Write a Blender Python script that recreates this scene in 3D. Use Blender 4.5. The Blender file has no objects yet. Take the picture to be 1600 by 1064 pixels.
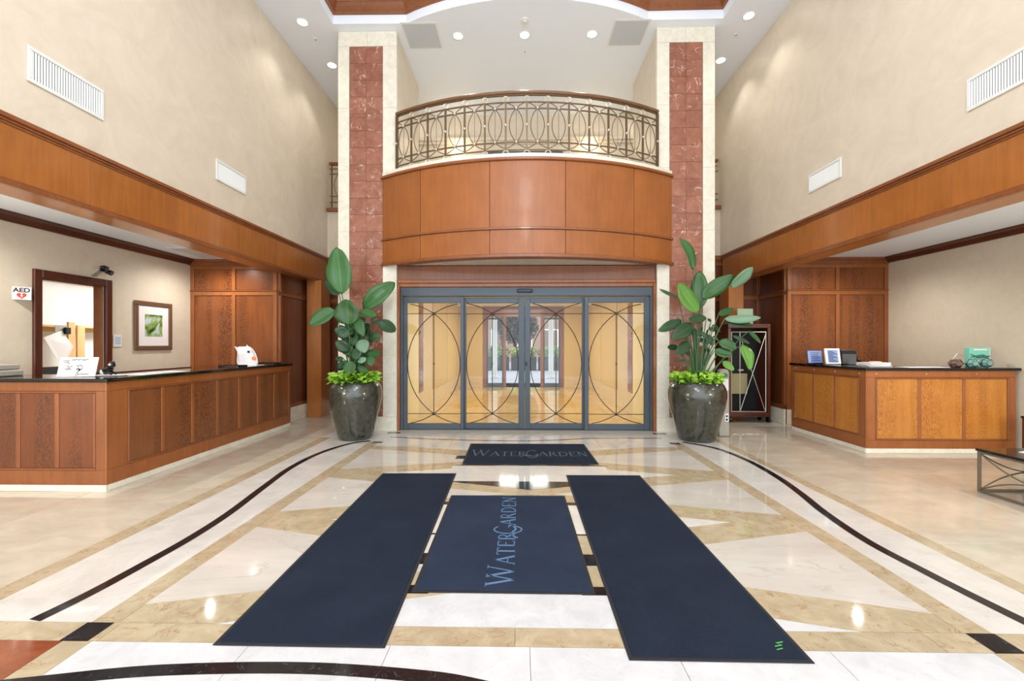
import bpy, bmesh, math, random
from math import sin, cos, pi, radians, sqrt, atan2, tan
from mathutils import Vector, Matrix
random.seed(7)
SC = bpy.context.scene
COL = SC.collection

# ------------------------------------------------------------------ camera, world, exposure
CAMX, CAMZ, FPX, PSI = -0.11, 1.6, 675.0, math.atan(13 / 675)
cd = bpy.data.cameras.new('camera')
cd.sensor_width = 36.0
cd.lens = FPX / 1600 * 36
cd.shift_y = 6 / 1600
cd.clip_start = 0.05
cam = bpy.data.objects.new('camera', cd)
cam.location = (CAMX, 0, CAMZ)
cam.rotation_euler = (pi / 2, 0, PSI)
COL.objects.link(cam)
SC.camera = cam

w = bpy.data.worlds.new('sky')
SC.world = w
w.use_nodes = True
bg = w.node_tree.nodes['Background']
bg.inputs[0].default_value = (0.86, 0.93, 1.0, 1)
bg.inputs[1].default_value = 2.5
SC.view_settings.view_transform = 'Standard'
SC.view_settings.look = 'None'
SC.view_settings.exposure = 0.36
SC.view_settings.gamma = 1.0
SC.view_settings.use_curve_mapping = False
SC.cycles.use_denoising = True
SC.cycles.max_bounces = 10
SC.cycles.diffuse_bounces = 5
SC.cycles.glossy_bounces = 4
SC.cycles.transparent_max_bounces = 12
SC.cycles.sample_clamp_indirect = 6.0
SC.cycles.caustics_reflective = False
SC.cycles.caustics_refractive = False

def area(name, loc, size, power, color=(1, .95, .87), rot=(0, 0, 0), size_y=None, parent=None):
    l = bpy.data.lights.new(name, 'AREA')
    l.energy = power; l.color = color; l.size = size
    if size_y:
        l.shape = 'RECTANGLE'; l.size_y = size_y
    o = bpy.data.objects.new(name, l)
    o.location = loc; o.rotation_euler = rot
    COL.objects.link(o)
    return o

for yy in (-2.0, 1.6):  # added fill points, out of view, to brighten side walls and ceiling
    l = bpy.data.lights.new('hall_fill', 'POINT'); l.energy = 190; l.color = (1, .98, .95); l.shadow_soft_size = .45
    o = bpy.data.objects.new('hall_fill', l); o.location = (0, yy, 6.0); COL.objects.link(o)
# hall lights: added fill areas under the ceiling tray, alcove lamps, vestibule lamps
for yy in (-1.5, 2.0, 5.2):
    area('tray_fill', (0, yy, 7.70), 4.6, 30, (.96, .98, 1), size_y=1.6)
def spot(name, loc, power, color, cone=110, rad=.05):
    l = bpy.data.lights.new(name, 'SPOT'); l.energy = power; l.spot_size = radians(cone); l.spot_blend = 1; l.shadow_soft_size = rad; l.color = color
    o = bpy.data.objects.new(name, l); o.location = loc; COL.objects.link(o); return o
for yy in (1.4, 4.6, 7.75):
    spot('alcove_lamp', (-5.75, yy, 3.2), 100, (1, .96, .90), 165, .035)
    spot('alcove_lamp', (5.85, yy, 3.2), 105, (1, .95, .87), 165, .035)
for xx in (-5.9, 6.2):  # added out-of-view point lights that lift the alcove ceilings
    l = bpy.data.lights.new('alcove_fill', 'POINT'); l.energy = 150; l.color = (1, .96, .9); l.shadow_soft_size = .2
    o = bpy.data.objects.new('alcove_fill', l); o.location = (xx, 1.2, 1.75); COL.objects.link(o)
for yy in (9.6, 12.0, 14.4):
    area('vestibule_lamp', (0, yy, 2.96), 1.6, 46, (1, .96, .86), size_y=.8)
area('office_lamp', (-7.9, 9.3, 2.95), .8, 75, (1, .96, .9))
for xx in (-3.0, 3.0):
    area('corridor_lamp', (xx, 10.4, 7.3), .5, 5, (1, .92, .8))

# ------------------------------------------------------------------ materials
def lin(r, g, b):
    f = lambda c: (c / 255 / 12.92) if c / 255 <= .04045 else ((c / 255 + .055) / 1.055) ** 2.4
    return (f(r), f(g), f(b), 1)

def mat(name, rgb, rough=.5, metal=0, spec=.5, coat=0, emit=None, es=0):
    m = bpy.data.materials.new(name); m.use_nodes = True
    b = m.node_tree.nodes['Principled BSDF']
    b.inputs['Base Color'].default_value = lin(*rgb)
    b.inputs['Roughness'].default_value = rough
    b.inputs['Metallic'].default_value = metal
    b.inputs['Specular IOR Level'].default_value = spec
    b.inputs['Coat Weight'].default_value = coat
    b.inputs['Coat Roughness'].default_value = .08
    if emit:
        b.inputs['Emission Color'].default_value = lin(*emit)
        b.inputs['Emission Strength'].default_value = es
    return m

def nodes(m):
    return m.node_tree.nodes, m.node_tree.links, m.node_tree.nodes['Principled BSDF']

def coords(m, scale=(1, 1, 1), vary=True):
    N, L, b = nodes(m)
    tc = N.new('ShaderNodeTexCoord'); mp = N.new('ShaderNodeMapping')
    mp.inputs['Scale'].default_value = scale
    if vary:
        oi = N.new('ShaderNodeObjectInfo'); mu = N.new('ShaderNodeMath'); mu.operation = 'MULTIPLY'
        mu.inputs[1].default_value = 37.0
        L.new(oi.outputs['Random'], mu.inputs[0])
        ad = N.new('ShaderNodeVectorMath'); ad.operation = 'ADD'
        L.new(tc.outputs['Object'], ad.inputs[0]); L.new(mu.outputs[0], ad.inputs[1])
        L.new(ad.outputs[0], mp.inputs[0])
    else:
        L.new(tc.outputs['Object'], mp.inputs[0])
    return mp.outputs[0]

def noise(m, vec, scale, detail=4, rough=.55, dist=0):
    N, L, b = nodes(m)
    n = N.new('ShaderNodeTexNoise')
    n.inputs['Scale'].default_value = scale; n.inputs['Detail'].default_value = detail
    n.inputs['Roughness'].default_value = rough; n.inputs['Distortion'].default_value = dist
    L.new(vec, n.inputs['Vector'])
    return n.outputs['Fac']

def ramp(m, fac, stops):
    N, L, b = nodes(m)
    r = N.new('ShaderNodeValToRGB')
    e = r.color_ramp.elements
    while len(e) < len(stops): e.new(.5)
    for el, (p, c) in zip(e, stops):
        el.position = p; el.color = lin(*c) if len(c) == 3 else c
    L.new(fac, r.inputs[0])
    return r.outputs[0]

def mix(m, fac, a, b_, mode='MIX'):
    N, L, b = nodes(m)
    x = N.new('ShaderNodeMix'); x.data_type = 'RGBA'; x.blend_type = mode
    for s, v in ((x.inputs[0], fac), (x.inputs[6], a), (x.inputs[7], b_)):
        if hasattr(v, 'is_output') or isinstance(v, bpy.types.NodeSocket): L.new(v, s)
        elif isinstance(v, (int, float)): s.default_value = v
        else: s.default_value = v
    return x.outputs[2]

def vary_value(m, col, amt):
    """a little lighter or darker from object to object"""
    N, L, b = nodes(m)
    oi = N.new('ShaderNodeObjectInfo'); mr = N.new('ShaderNodeMapRange')
    mr.inputs[3].default_value = 1 - amt; mr.inputs[4].default_value = 1 + amt
    L.new(oi.outputs['Random'], mr.inputs[0])
    hs = N.new('ShaderNodeHueSaturation')
    L.new(mr.outputs[0], hs.inputs['Value']); L.new(col, hs.inputs['Color'])
    return hs.outputs[0]

def setcol(m, col):
    N, L, b = nodes(m); L.new(col, b.inputs['Base Color'])

def bump(m, fac, strength=.1, dist=.01):
    N, L, b = nodes(m)
    bp = N.new('ShaderNodeBump'); bp.inputs['Strength'].default_value = strength
    bp.inputs['Distance'].default_value = dist
    L.new(fac, bp.inputs['Height']); L.new(bp.outputs[0], b.inputs['Normal'])

M = {}
def stone(name, c1, c2, scale, rough, vein=None, vscale=2.0, vw=.03, vary=.03, stretch=(1, 1, 1), coat=0):
    m = mat(name, c1, rough, coat=coat)
    v = coords(m, stretch)
    c = ramp(m, noise(m, v, scale, 7, .65, .6), [(.32, c1), (.68, c2)])
    if vein:
        n2 = noise(m, v, vscale, 5, .6, 1.2)
        N, L, b = nodes(m)
        s = N.new('ShaderNodeMath'); s.operation = 'SUBTRACT'; s.inputs[1].default_value = .5
        a = N.new('ShaderNodeMath'); a.operation = 'ABSOLUTE'
        L.new(n2, s.inputs[0]); L.new(s.outputs[0], a.inputs[0])
        f = ramp(m, a.outputs[0], [(0, (1, 1, 1, 1)), (vw, (0, 0, 0, 1))])
        n3 = noise(m, v, vscale * 1.7, 2)
        f2 = ramp(m, n3, [(.48, (0, 0, 0, 1)), (.62, (1, 1, 1, 1))])
        f = mix(m, 1.0, f, f2, 'MULTIPLY')
        c = mix(m, f, c, lin(*vein))
    setcol(m, vary_value(m, c, vary))
    M[name] = m
    return m

def wood(name, c1, c2, rough=.32, stretch=(9, 9, .7), vary=.06, fleck=None, coat=.25):
    m = mat(name, c1, rough, coat=coat)
    v = coords(m, stretch)
    c = ramp(m, noise(m, v, 2.2, 8, .62, .35), [(.3, c1), (.7, c2)])
    v2 = coords(m, (1, 1, 1))
    c = mix(m, .35, c, ramp(m, noise(m, v2, 3.0, 3), [(.35, c1), (.65, c2)]))
    if fleck:
        N, L, b = nodes(m)
        fv = coords(m, (1, 1, .38))
        f = ramp(m, noise(m, fv, 100, 2, .5, .15), [(.47, (0, 0, 0, 1)), (.57, (1, 1, 1, 1))])
        bv = coords(m, (1, 1, .05))
        bm_ = ramp(m, noise(m, bv, 5.0, 1), [(.40, (.12, .12, .12, 1)), (.58, (1, 1, 1, 1))])
        f = mix(m, 1.0, f, bm_, 'MULTIPLY')
        c = mix(m, f, c, lin(*fleck))
    setcol(m, vary_value(m, c, vary))
    M[name] = m
    return m

def plaster(name, c1, c2, rough=.42, sc=2.2, b=.12):
    m = mat(name, c1, rough, spec=.4)
    v = coords(m, (1, 1, 1), False)
    n = noise(m, v, sc, 8, .68, 1.4)
    setcol(m, ramp(m, n, [(.3, c1), (.7, c2)]))
    bump(m, noise(m, v, 9, 6, .6, .8), b, .01)
    M[name] = m

plaster('plaster', (207, 195, 176), (219, 208, 191), .40)
plaster('plaster_yellow', (232, 210, 150), (240, 222, 168), .5)
plaster('alcove_paper', (208, 197, 177), (216, 206, 188), .6, 5, .05)
M['white_paint'] = mat('white_paint', (234, 241, 252), .65, spec=.3)
M['white_gloss'] = mat('white_gloss', (232, 233, 232), .35)
stone('cream_stone', (214, 209, 192), (234, 230, 216), 9, .3, vary=.02)
stone('stone_gold', (206, 184, 138), (224, 204, 160), 8, .3, vary=.02)
stone('red_marble', (132, 80, 62), (160, 108, 88), 6, .16, vein=(226, 200, 188), vscale=2.6, vw=.012, vary=.08, coat=.2)
FR = .05
stone('floor_white', (188, 184, 178), (206, 202, 196), 3.0, FR, vein=(178, 172, 164), vscale=9, vw=.012, vary=.02)
stone('floor_grey', (180, 174, 165), (198, 192, 184), 1.2, FR, vein=(180, 172, 162), vscale=2, vw=.03, vary=.02, stretch=(.5, 1.8, 1))
stone('floor_bright', (186, 187, 189), (203, 204, 206), 5.0, FR, vein=(180, 178, 176), vscale=10, vw=.012, vary=.015)
stone('floor_beige', (176, 166, 148), (195, 186, 169), 2.2, FR + .03, vary=.03, stretch=(1, 1.6, 1))
stone('floor_tan', (158, 142, 114), (181, 167, 141), 7, FR, vein=(150, 120, 82), vscale=6, vw=.03, vary=.04)
stone('floor_black', (16, 15, 19), (32, 29, 33), 20, .10, vein=(92, 86, 92), vscale=14, vw=.010, vary=.05)
stone('floor_red', (120, 62, 38), (146, 82, 54), 6, FR, vary=.03)
stone('floor_gold', (200, 164, 106), (218, 186, 132), 2.5, FR, vary=.03)
M['grout'] = mat('grout', (150, 138, 120), .7)
stone('granite', (9, 9, 11), (22, 21, 23), 60, .07, vary=0)
wood('wood_fascia', (146, 86, 34), (172, 106, 48), .30)
wood('wood_balcony', (136, 77, 30), (160, 94, 42), .42, coat=.06)
wood('wood_red', (116, 64, 32), (142, 84, 45), .32)
wood('wood_frame', (132, 74, 34), (158, 94, 48), .32)
wood('wood_rail', (98, 66, 40), (122, 86, 54), .3)
wood('wood_dark', (66, 28, 14), (90, 42, 22), .32)
wood('wood_veneer', (118, 64, 28), (146, 82, 38), .28, fleck=(72, 36, 18))
wood('wood_veneer_red', (94, 48, 24), (118, 62, 32), .3, fleck=(76, 38, 20))
wood('wood_veneer_counter', (118, 68, 34), (140, 84, 44), .32, fleck=(86, 46, 22))
wood('wood_honey', (172, 108, 40), (196, 132, 58), .32, fleck=(154, 92, 36))
wood('wood_gold', (200, 168, 88), (216, 185, 106), .35, vary=.03)
wood('pine', (205, 163, 108), (224, 186, 134), .6, fleck=None, coat=0)
M['door_metal'] = mat('door_metal', (74, 82, 90), .42, .35)
M['black_plastic'] = mat('black_plastic', (16, 17, 20), .35)
M['black_matte'] = mat('black_matte', (9, 9, 10), .7)
M['bronze'] = mat('bronze', (108, 90, 68), .4, .5)
M['pewter'] = mat('pewter', (206, 196, 182), .3, .65)
M['lead'] = mat('lead', (70, 62, 50), .45, .5)
M['pale_metal'] = mat('pale_metal', (222, 224, 222), .45)
M['vent_dark'] = mat('vent_dark', (70, 72, 72), .8)
M['access_grey'] = mat('access_grey', (196, 202, 210), .6)
M['lamp_glow'] = mat('lamp_glow', (255, 250, 240), .5, emit=(255, 246, 230), es=14)
M['sconce_glow'] = mat('sconce_glow', (255, 235, 205), .5, emit=(255, 226, 180), es=1.3)
M['paper'] = mat('paper', (236, 233, 234), .7)
M['ink'] = mat('ink', (50, 44, 48), .7)
M['red_ink'] = mat('red_ink', (196, 52, 34), .6)
M['iron'] = mat('iron', (122, 110, 92), .45, .4)
M['pot_soil'] = mat('pot_soil', (50, 36, 26), .9)
M['teal'] = mat('teal', (128, 205, 184), .45)
M['teal_dark'] = mat('teal_dark', (52, 120, 108), .4)
M['screen_blue'] = mat('screen_blue', (126, 150, 205), .3)
M['navy_plastic'] = mat('navy_plastic', (30, 40, 70), .35)
M['rubber'] = mat('rubber', (17, 20, 27), .75)
M['grey_plastic'] = mat('grey_plastic', (166, 160, 150), .5)
M['chair_mesh'] = mat('chair_mesh', (84, 84, 88), .7)
M['lens_dark'] = mat('lens_dark', (128, 100, 90), .12, .3)
M['lens_teal'] = mat('lens_teal', (128, 176, 172), .12, .3)
M['orange'] = mat('orange', (226, 140, 70), .6)
M['pink'] = mat('pink', (232, 190, 178), .6)
M['green_logo'] = mat('green_logo', (36, 128, 92), .5)
M['sheet_khaki'] = mat('sheet_khaki', (168, 158, 116), .6)
M['pale_green'] = mat('pale_green', (158, 182, 150), .6)
M['picture_frame'] = mat('picture_frame', (112, 84, 62), .4, .2)
M['logo_blue'] = mat('logo_blue', (88, 116, 150), .95, spec=.1)
M['logo_grey'] = mat('logo_grey', (92, 100, 116), .95, spec=.1)
M['tag_green'] = mat('tag_green', (76, 150, 74), .8)
M['street'] = mat('street', (138, 136, 142), .8)
M['facade'] = mat('facade', (150, 122, 104), .8)
M['portico_grey'] = mat('portico_grey', (176, 172, 168), .6)
M['planter_dark'] = mat('planter_dark', (30, 29, 30), .7)
M['bark'] = mat('bark', (72, 58, 48), .9)
M['blossom'] = mat('blossom', (214, 196, 160), .8)

def carpet(name, k):
    m = mat(name, (20, 26, 38), .95, spec=.1)
    v = coords(m, (1, 1, 1))
    f = lambda *c: tuple(min(255, q * k) for q in c)
    n1 = noise(m, v, 220, 3, .7); n2 = noise(m, v, 2.5, 4)
    c = mix(m, .5, ramp(m, n1, [(.35, f(17, 22, 33)), (.7, f(38, 46, 60))]), ramp(m, n2, [(.35, f(21, 27, 39)), (.7, f(30, 37, 50))]))
    setcol(m, c); bump(m, n1, .35, .004); M[name] = m
carpet('carpet', 1.12); carpet('carpet_blue', 1.42)

m = mat('glaze', (50, 52, 45), .2, coat=.6)
v = coords(m, (1, 1, 1))
setcol(m, ramp(m, noise(m, v, 16, 6, .6), [(.35, (44, 46, 39)), (.65, (64, 66, 56))])); M['glaze'] = m

def leafmat(name, c1, c2, vein, rough=.38):
    m = mat(name, c1, rough, spec=.45)
    N, L, b = nodes(m)
    uv = N.new('ShaderNodeUVMap'); sp = N.new('ShaderNodeSeparateXYZ'); L.new(uv.outputs[0], sp.inputs[0])
    s = N.new('ShaderNodeMath'); s.operation = 'SUBTRACT'; s.inputs[1].default_value = .5; L.new(sp.outputs[0], s.inputs[0])
    a = N.new('ShaderNodeMath'); a.operation = 'ABSOLUTE'; L.new(s.outputs[0], a.inputs[0])
    rib = ramp(m, a.outputs[0], [(.006, (1, 1, 1, 1)), (.022, (0, 0, 0, 1))])
    # side veins run forward from the midrib
    k = N.new('ShaderNodeMath'); k.operation = 'MULTIPLY_ADD'; k.inputs[1].default_value = -.5; L.new(a.outputs[0], k.inputs[0]); L.new(sp.outputs[1], k.inputs[2])
    q = N.new('ShaderNodeMath'); q.operation = 'MULTIPLY'; q.inputs[1].default_value = 150; L.new(k.outputs[0], q.inputs[0])
    si = N.new('ShaderNodeMath'); si.operation = 'SINE'; L.new(q.outputs[0], si.inputs[0])
    mr = N.new('ShaderNodeMapRange'); mr.inputs[1].default_value = -1; L.new(si.outputs[0], mr.inputs[0])
    base = mix(m, mr.outputs[0], lin(*c1), lin(*c2))
    c = mix(m, rib, base, lin(*vein))
    setcol(m, vary_value(m, c, .18))
    bump(m, mr.outputs[0], .12, .004)
    M[name] = m
leafmat('leaf_green', (46, 88, 42), (54, 99, 49), (84, 124, 74))
leafmat('leaf_dark', (29, 60, 31), (35, 70, 37), (64, 102, 60))
leafmat('leaf_light', (84, 132, 52), (94, 144, 60), (134, 176, 98))
leafmat('leaf_pale', (98, 130, 104), (108, 141, 114), (140, 166, 138))
M['petiole'] = mat('petiole', (62, 96, 58), .5)
m = mat('lime_leaf', (140, 190, 50), .5)
setcol(m, ramp(m, noise(m, coords(m), 14, 2), [(.35, (104, 160, 40)), (.65, (172, 212, 74))])); M['lime_leaf'] = m
m = mat('hedge_leaf', (86, 112, 60), .6)
setcol(m, ramp(m, noise(m, coords(m), 3, 2), [(.35, (62, 90, 44)), (.65, (150, 166, 92))])); M['hedge_leaf'] = m
m = mat('tree_leaf', (60, 52, 50), .7)
setcol(m, ramp(m, noise(m, coords(m), 3, 2), [(.35, (46, 48, 40)), (.65, (96, 82, 80))])); M['tree_leaf'] = m

m = bpy.data.materials.new('glass'); m.use_nodes = True
N, L = m.node_tree.nodes, m.node_tree.links
for n in list(N): N.remove(n)
o_ = N.new('ShaderNodeOutputMaterial'); mx = N.new('ShaderNodeMixShader'); tr = N.new('ShaderNodeBsdfTransparent'); gl = N.new('ShaderNodeBsdfGlossy')
fr = N.new('ShaderNodeFresnel'); fr.inputs[0].default_value = 1.36
gl.inputs['Roughness'].default_value = .01; tr.inputs[0].default_value = (.96, .975, .97, 1)
L.new(fr.outputs[0], mx.inputs[0]); L.new(tr.outputs[0], mx.inputs[1]); L.new(gl.outputs[0], mx.inputs[2]); L.new(mx.outputs[0], o_.inputs[0])
M['glass'] = m

m = mat('painting', (220, 222, 214), .4)
v = coords(m, (1, 1, 1), False)
n = noise(m, v, 4.0, 3, .5, 1.2)
setcol(m, ramp(m, n, [(.30, (24, 36, 40)), (.40, (66, 104, 40)), (.50, (140, 168, 92)), (.58, (196, 212, 216)), (.72, (120, 150, 160))])); M['painting'] = m

# ------------------------------------------------------------------ mesh helpers
class MB:
    def __init__(s): s.v = []; s.f = []; s.uv = None; s.smooth = False
    def add(s, vs, fs):
        b = len(s.v); s.v += [tuple(p) for p in vs]; s.f += [[b + i for i in f] for f in fs]; return s
    def box(s, x0, x1, y0, y1, z0, z1):
        x0, x1 = min(x0, x1), max(x0, x1); y0, y1 = min(y0, y1), max(y0, y1); z0, z1 = min(z0, z1), max(z0, z1)
        return s.add([(x0, y0, z0), (x1, y0, z0), (x1, y1, z0), (x0, y1, z0), (x0, y0, z1), (x1, y0, z1), (x1, y1, z1), (x0, y1, z1)],
                     [(0, 3, 2, 1), (4, 5, 6, 7), (0, 1, 5, 4), (1, 2, 6, 5), (2, 3, 7, 6), (3, 0, 4, 7)])
    def prism(s, poly, z0, z1):
        a = sum(poly[i][0] * poly[(i + 1) % len(poly)][1] - poly[(i + 1) % len(poly)][0] * poly[i][1] for i in range(len(poly)))
        if a < 0: poly = poly[::-1]
        n = len(poly)
        return s.add([(x, y, z0) for x, y in poly] + [(x, y, z1) for x, y in poly],
                     [tuple(range(n))[::-1], tuple(range(n, 2 * n))] + [(i, (i + 1) % n, n + (i + 1) % n, n + i) for i in range(n)])
    def tube(s, pts, r, n=6, closed=False, cap=True):
        pts = [Vector(p) for p in pts]; k = len(pts); rs = r if isinstance(r, (list, tuple)) else [r] * k
        up = None; rings = []
        for i, p in enumerate(pts):
            if closed: d = pts[(i + 1) % k] - pts[i - 1]
            else: d = pts[min(i + 1, k - 1)] - pts[max(i - 1, 0)]
            d.normalize()
            if up is None:
                up = Vector((0, 0, 1)) if abs(d.z) < .9 else Vector((1, 0, 0))
            a = d.cross(up)
            if a.length < 1e-4: a = d.cross(Vector((0, 1, 0)))
            a.normalize(); b = a.cross(d).normalized(); up = b
            rings.append([p + (a * cos(2 * pi * j / n) + b * sin(2 * pi * j / n)) * rs[i] for j in range(n)])
        vs = [q for rg in rings for q in rg]; fs = []
        for i in range(k if closed else k - 1):
            i2 = (i + 1) % k
            for j in range(n):
                fs.append((i * n + j, i * n + (j + 1) % n, i2 * n + (j + 1) % n, i2 * n + j))
        if not closed and cap:
            fs += [tuple(range(n))[::-1], tuple(range((k - 1) * n, k * n))]
        s.smooth = True
        return s.add(vs, fs)
    def lathe(s, prof, n=32, c=(0, 0, 0), cap=True):
        vs = []; fs = []
        for r, z in prof:
            for j in range(n): vs.append((c[0] + r * cos(2 * pi * j / n), c[1] + r * sin(2 * pi * j / n), c[2] + z))
        for i in range(len(prof) - 1):
            for j in range(n):
                fs.append((i * n + j, i * n + (j + 1) % n, (i + 1) * n + (j + 1) % n, (i + 1) * n + j))
        if cap: fs += [tuple(range(n))[::-1], tuple(range((len(prof) - 1) * n, len(prof) * n))]
        s.smooth = True
        return s.add(vs, fs)
    def ball(s, c, r, n=8, sx=1, sy=1, sz=1):
        prof = [(r * sin(pi * i / 6) if 0 < i < 6 else r * .02, -r * cos(pi * i / 6)) for i in range(7)]
        b = MB().lathe(prof, n)
        s.smooth = True
        return s.add([(c[0] + x * sx, c[1] + y * sy, c[2] + z * sz) for x, y, z in b.v], b.f)
    def xf(s, mtx):
        s.v = [tuple(mtx @ Vector(p)) for p in s.v]; return s
    def build(s, name, m, parent=None, bevel=0, kind=None, loc=None):
        off = Vector(ROOT.get(parent.name, (0, 0, 0))) if parent else Vector((0, 0, 0))
        if loc is not None: off = Vector(loc)
        me = bpy.data.meshes.new(name)
        me.from_pydata([tuple(Vector(p) - off) for p in s.v], [], s.f)
        me.materials.append(M[m] if isinstance(m, str) else m)
        if s.smooth:
            me.polygons.foreach_set('use_smooth', [True] * len(me.polygons))
        me.update()
        o = bpy.data.objects.new(name, me)
        if s.smooth:
            try: me.set_sharp_from_angle(angle=radians(40))
            except Exception: pass
        COL.objects.link(o)
        if parent is not None:
            o.parent = parent; ROOT[o.name] = tuple(off)
        else:
            o.location = off; ROOT[o.name] = tuple(off)
        if bevel:
            bv = o.modifiers.new('edge', 'BEVEL'); bv.width = bevel; bv.segments = 1; bv.limit_method = 'ANGLE'
        if kind: o['kind'] = kind
        return o
ROOT = {}

def tag(o, label=None, cat=None, group=None, kind=None):
    for k, v in (('label', label), ('category', cat), ('group', group), ('kind', kind)):
        if v: o[k] = v
    return o

def empty(name, loc, label=None, cat=None, group=None, kind=None, rz=0):
    o = bpy.data.objects.new(name, None)
    o.location = loc; o.rotation_euler = (0, 0, rz); o.empty_display_size = .1
    COL.objects.link(o); ROOT[o.name] = tuple(loc)
    return tag(o, label, cat, group, kind)

def local(o):            # children of a rotated root are built about its own origin
    ROOT[o.name] = (0, 0, 0); return o

def dup(o, name=None, parent=None):
    c = o.copy(); COL.objects.link(c)
    if parent: c.parent = parent
    return c

def bx(name, m, parent, *b, bevel=0, kind=None):
    return MB().box(*b).build(name, m, parent, bevel, kind)

def S(name, m, *b):      # a piece of the room
    o = MB().box(*b).build(name, m); o['kind'] = 'structure'; return o

# measured rays of the photograph, used only to take real-world sizes
def at(px, py, Y):
    c_, s_ = cos(PSI), sin(PSI)
    c = (px - 800) / FPX; v = (py - 538) / FPX
    d = (c * c_ - s_, c * s_ + c_, -v)
    t = Y / d[1]
    return Vector((CAMX + d[0] * t, Y, CAMZ + d[2] * t))

XL, XR = -4.6, 4.46        # planes of the two upper side walls
AL, AR = -6.6, 7.2         # back walls of the two alcoves
CEIL = 7.4
YB = -4.0                  # the hall goes on this far behind the camera

# ------------------------------------------------------------------ floor
floor = S('floor', 'grout', -10.2, 10, YB, 18, -.12, -.012)
tag(floor, 'polished cream and tan marble floor with black inlay lines', None)
def tile(name, m, poly, z1=0.0, z0=-.012):
    return MB().prism(poly, z0, z1).build(name, m, floor)
def rect(x0, x1, y0, y1, g=.0015):
    return [(x0 + g, y0 + g), (x1 - g, y0 + g), (x1 - g, y1 - g), (x0 + g, y1 - g)]
def grid(name, m, x0, x1, y0, y1, nx, ny, z1=0.0):
    for i in range(nx):
        for j in range(ny):
            tile(name, m, rect(x0 + (x1 - x0) * i / nx, x0 + (x1 - x0) * (i + 1) / nx, y0 + (y1 - y0) * j / ny, y0 + (y1 - y0) * (j + 1) / ny), z1)
LO, LI, RI, RO = (-3.52, -3.36), (-2.58, -2.42), (2.34, 2.5), (3.11, 3.24)   # tan stripes
# beige stone of the alcoves and side aisles
grid('tile', 'floor_beige', -9.5, LO[0], 2.3, 8.4, 5, 5)
grid('tile', 'floor_beige', -9.5, LO[0], YB, 2.3, 5, 5)
grid('tile', 'floor_beige', -9.5, -2.42, 8.4, 10.0, 6, 1)
grid('tile', 'floor_beige', RO[1], 7.2, 2.3, 8.4, 3, 5)
grid('tile', 'floor_beige', RO[1], 7.2, YB, 2.3, 3, 5)
grid('tile', 'floor_beige', 2.42, 7.2, 8.4, 10.0, 4, 1)
# pale strips between the tan stripes
grid('tile', 'floor_white', LO[0], LI[1], 2.44, 7.7, 1, 4)
grid('tile', 'floor_white', RI[0], RO[1], 2.44, 7.7, 1, 4)
# middle field, tan ground
grid('tile', 'floor_tan', LI[1], RI[0], 2.44, 6.75, 4, 4)
grid('tile', 'floor_white', LI[1], RI[0], 6.75, 7.7, 4, 1)
grid('tile', 'floor_beige', LI[1], RI[0], 7.7, 8.4, 4, 1)
grid('tile', 'floor_white', LO[0], LI[1], 7.7, 8.4, 1, 1)
grid('tile', 'floor_white', RI[0], RO[1], 7.7, 8.4, 1, 1)
# tan cross band nearest the camera, then the bright foreground
grid('tile', 'floor_tan', LO[0], RO[1], 2.285, 2.44, 6, 1)
xs = [LI[1], -1.55, -.80, -.06, .70, 1.5, RI[0]]
for a, b in zip(xs, xs[1:]): tile('tile', 'floor_bright', rect(a, b, .6, 2.285))
tile('tile', 'floor_tan', rect(LI[0], LI[1], .6, 2.285)); tile('tile', 'floor_tan', rect(RI[0], RI[1], .6, 2.285))
tile('tile', 'floor_red', rect(LO[0], LI[0], .6, 2.285)); tile('tile', 'floor_red', rect(RI[1], RO[1], .6, 2.285))
grid('tile', 'floor_bright', LO[0], RO[1], YB, .6, 6, 4)
# long tan stripes
E1 = .0006
for x0, x1, y1 in ((LO[0], LO[1], 7.35), (LI[0], LI[1], 7.05), (RI[0], RI[1], 7.05), (RO[0], RO[1], 7.35)):
    n = 5
    for k in range(n):
        tile('stripe', 'floor_tan', rect(x0, x1, 2.44 + (y1 - 2.44) * k / n, 2.44 + (y1 - 2.44) * (k + 1) / n, .0006), E1)
# pale diamonds and triangles of the middle field
NS = [2.44, 3.92, 5.33, 6.75]
g = .175
for i in range(3):
    a, b = NS[i] + g, NS[i + 1] - g
    h = (b - a) / 2
    for xs_, ap in ((LI[1], -.25), (RI[0], .25)):
        tile('triangle_tile', 'floor_grey', [(xs_, a), (xs_, b), (ap, (a + b) / 2)], E1)
for i, yc in enumerate(NS):
    up_, dn = (.47, 0) if i == 0 else ((.47, .47) if i < 3 else (0, .47))
    poly = [(-1.85, yc), (0, yc + up_), (1.78, yc)] if not dn else ([(-1.85, yc), (0, yc - dn), (1.78, yc)] if not up_ else [(-1.85, yc), (0, yc - dn), (1.78, yc), (0, yc + up_)])
    tile('diamond_tile', 'floor_bright' if i == 0 else 'floor_white', poly, E1)
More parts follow.
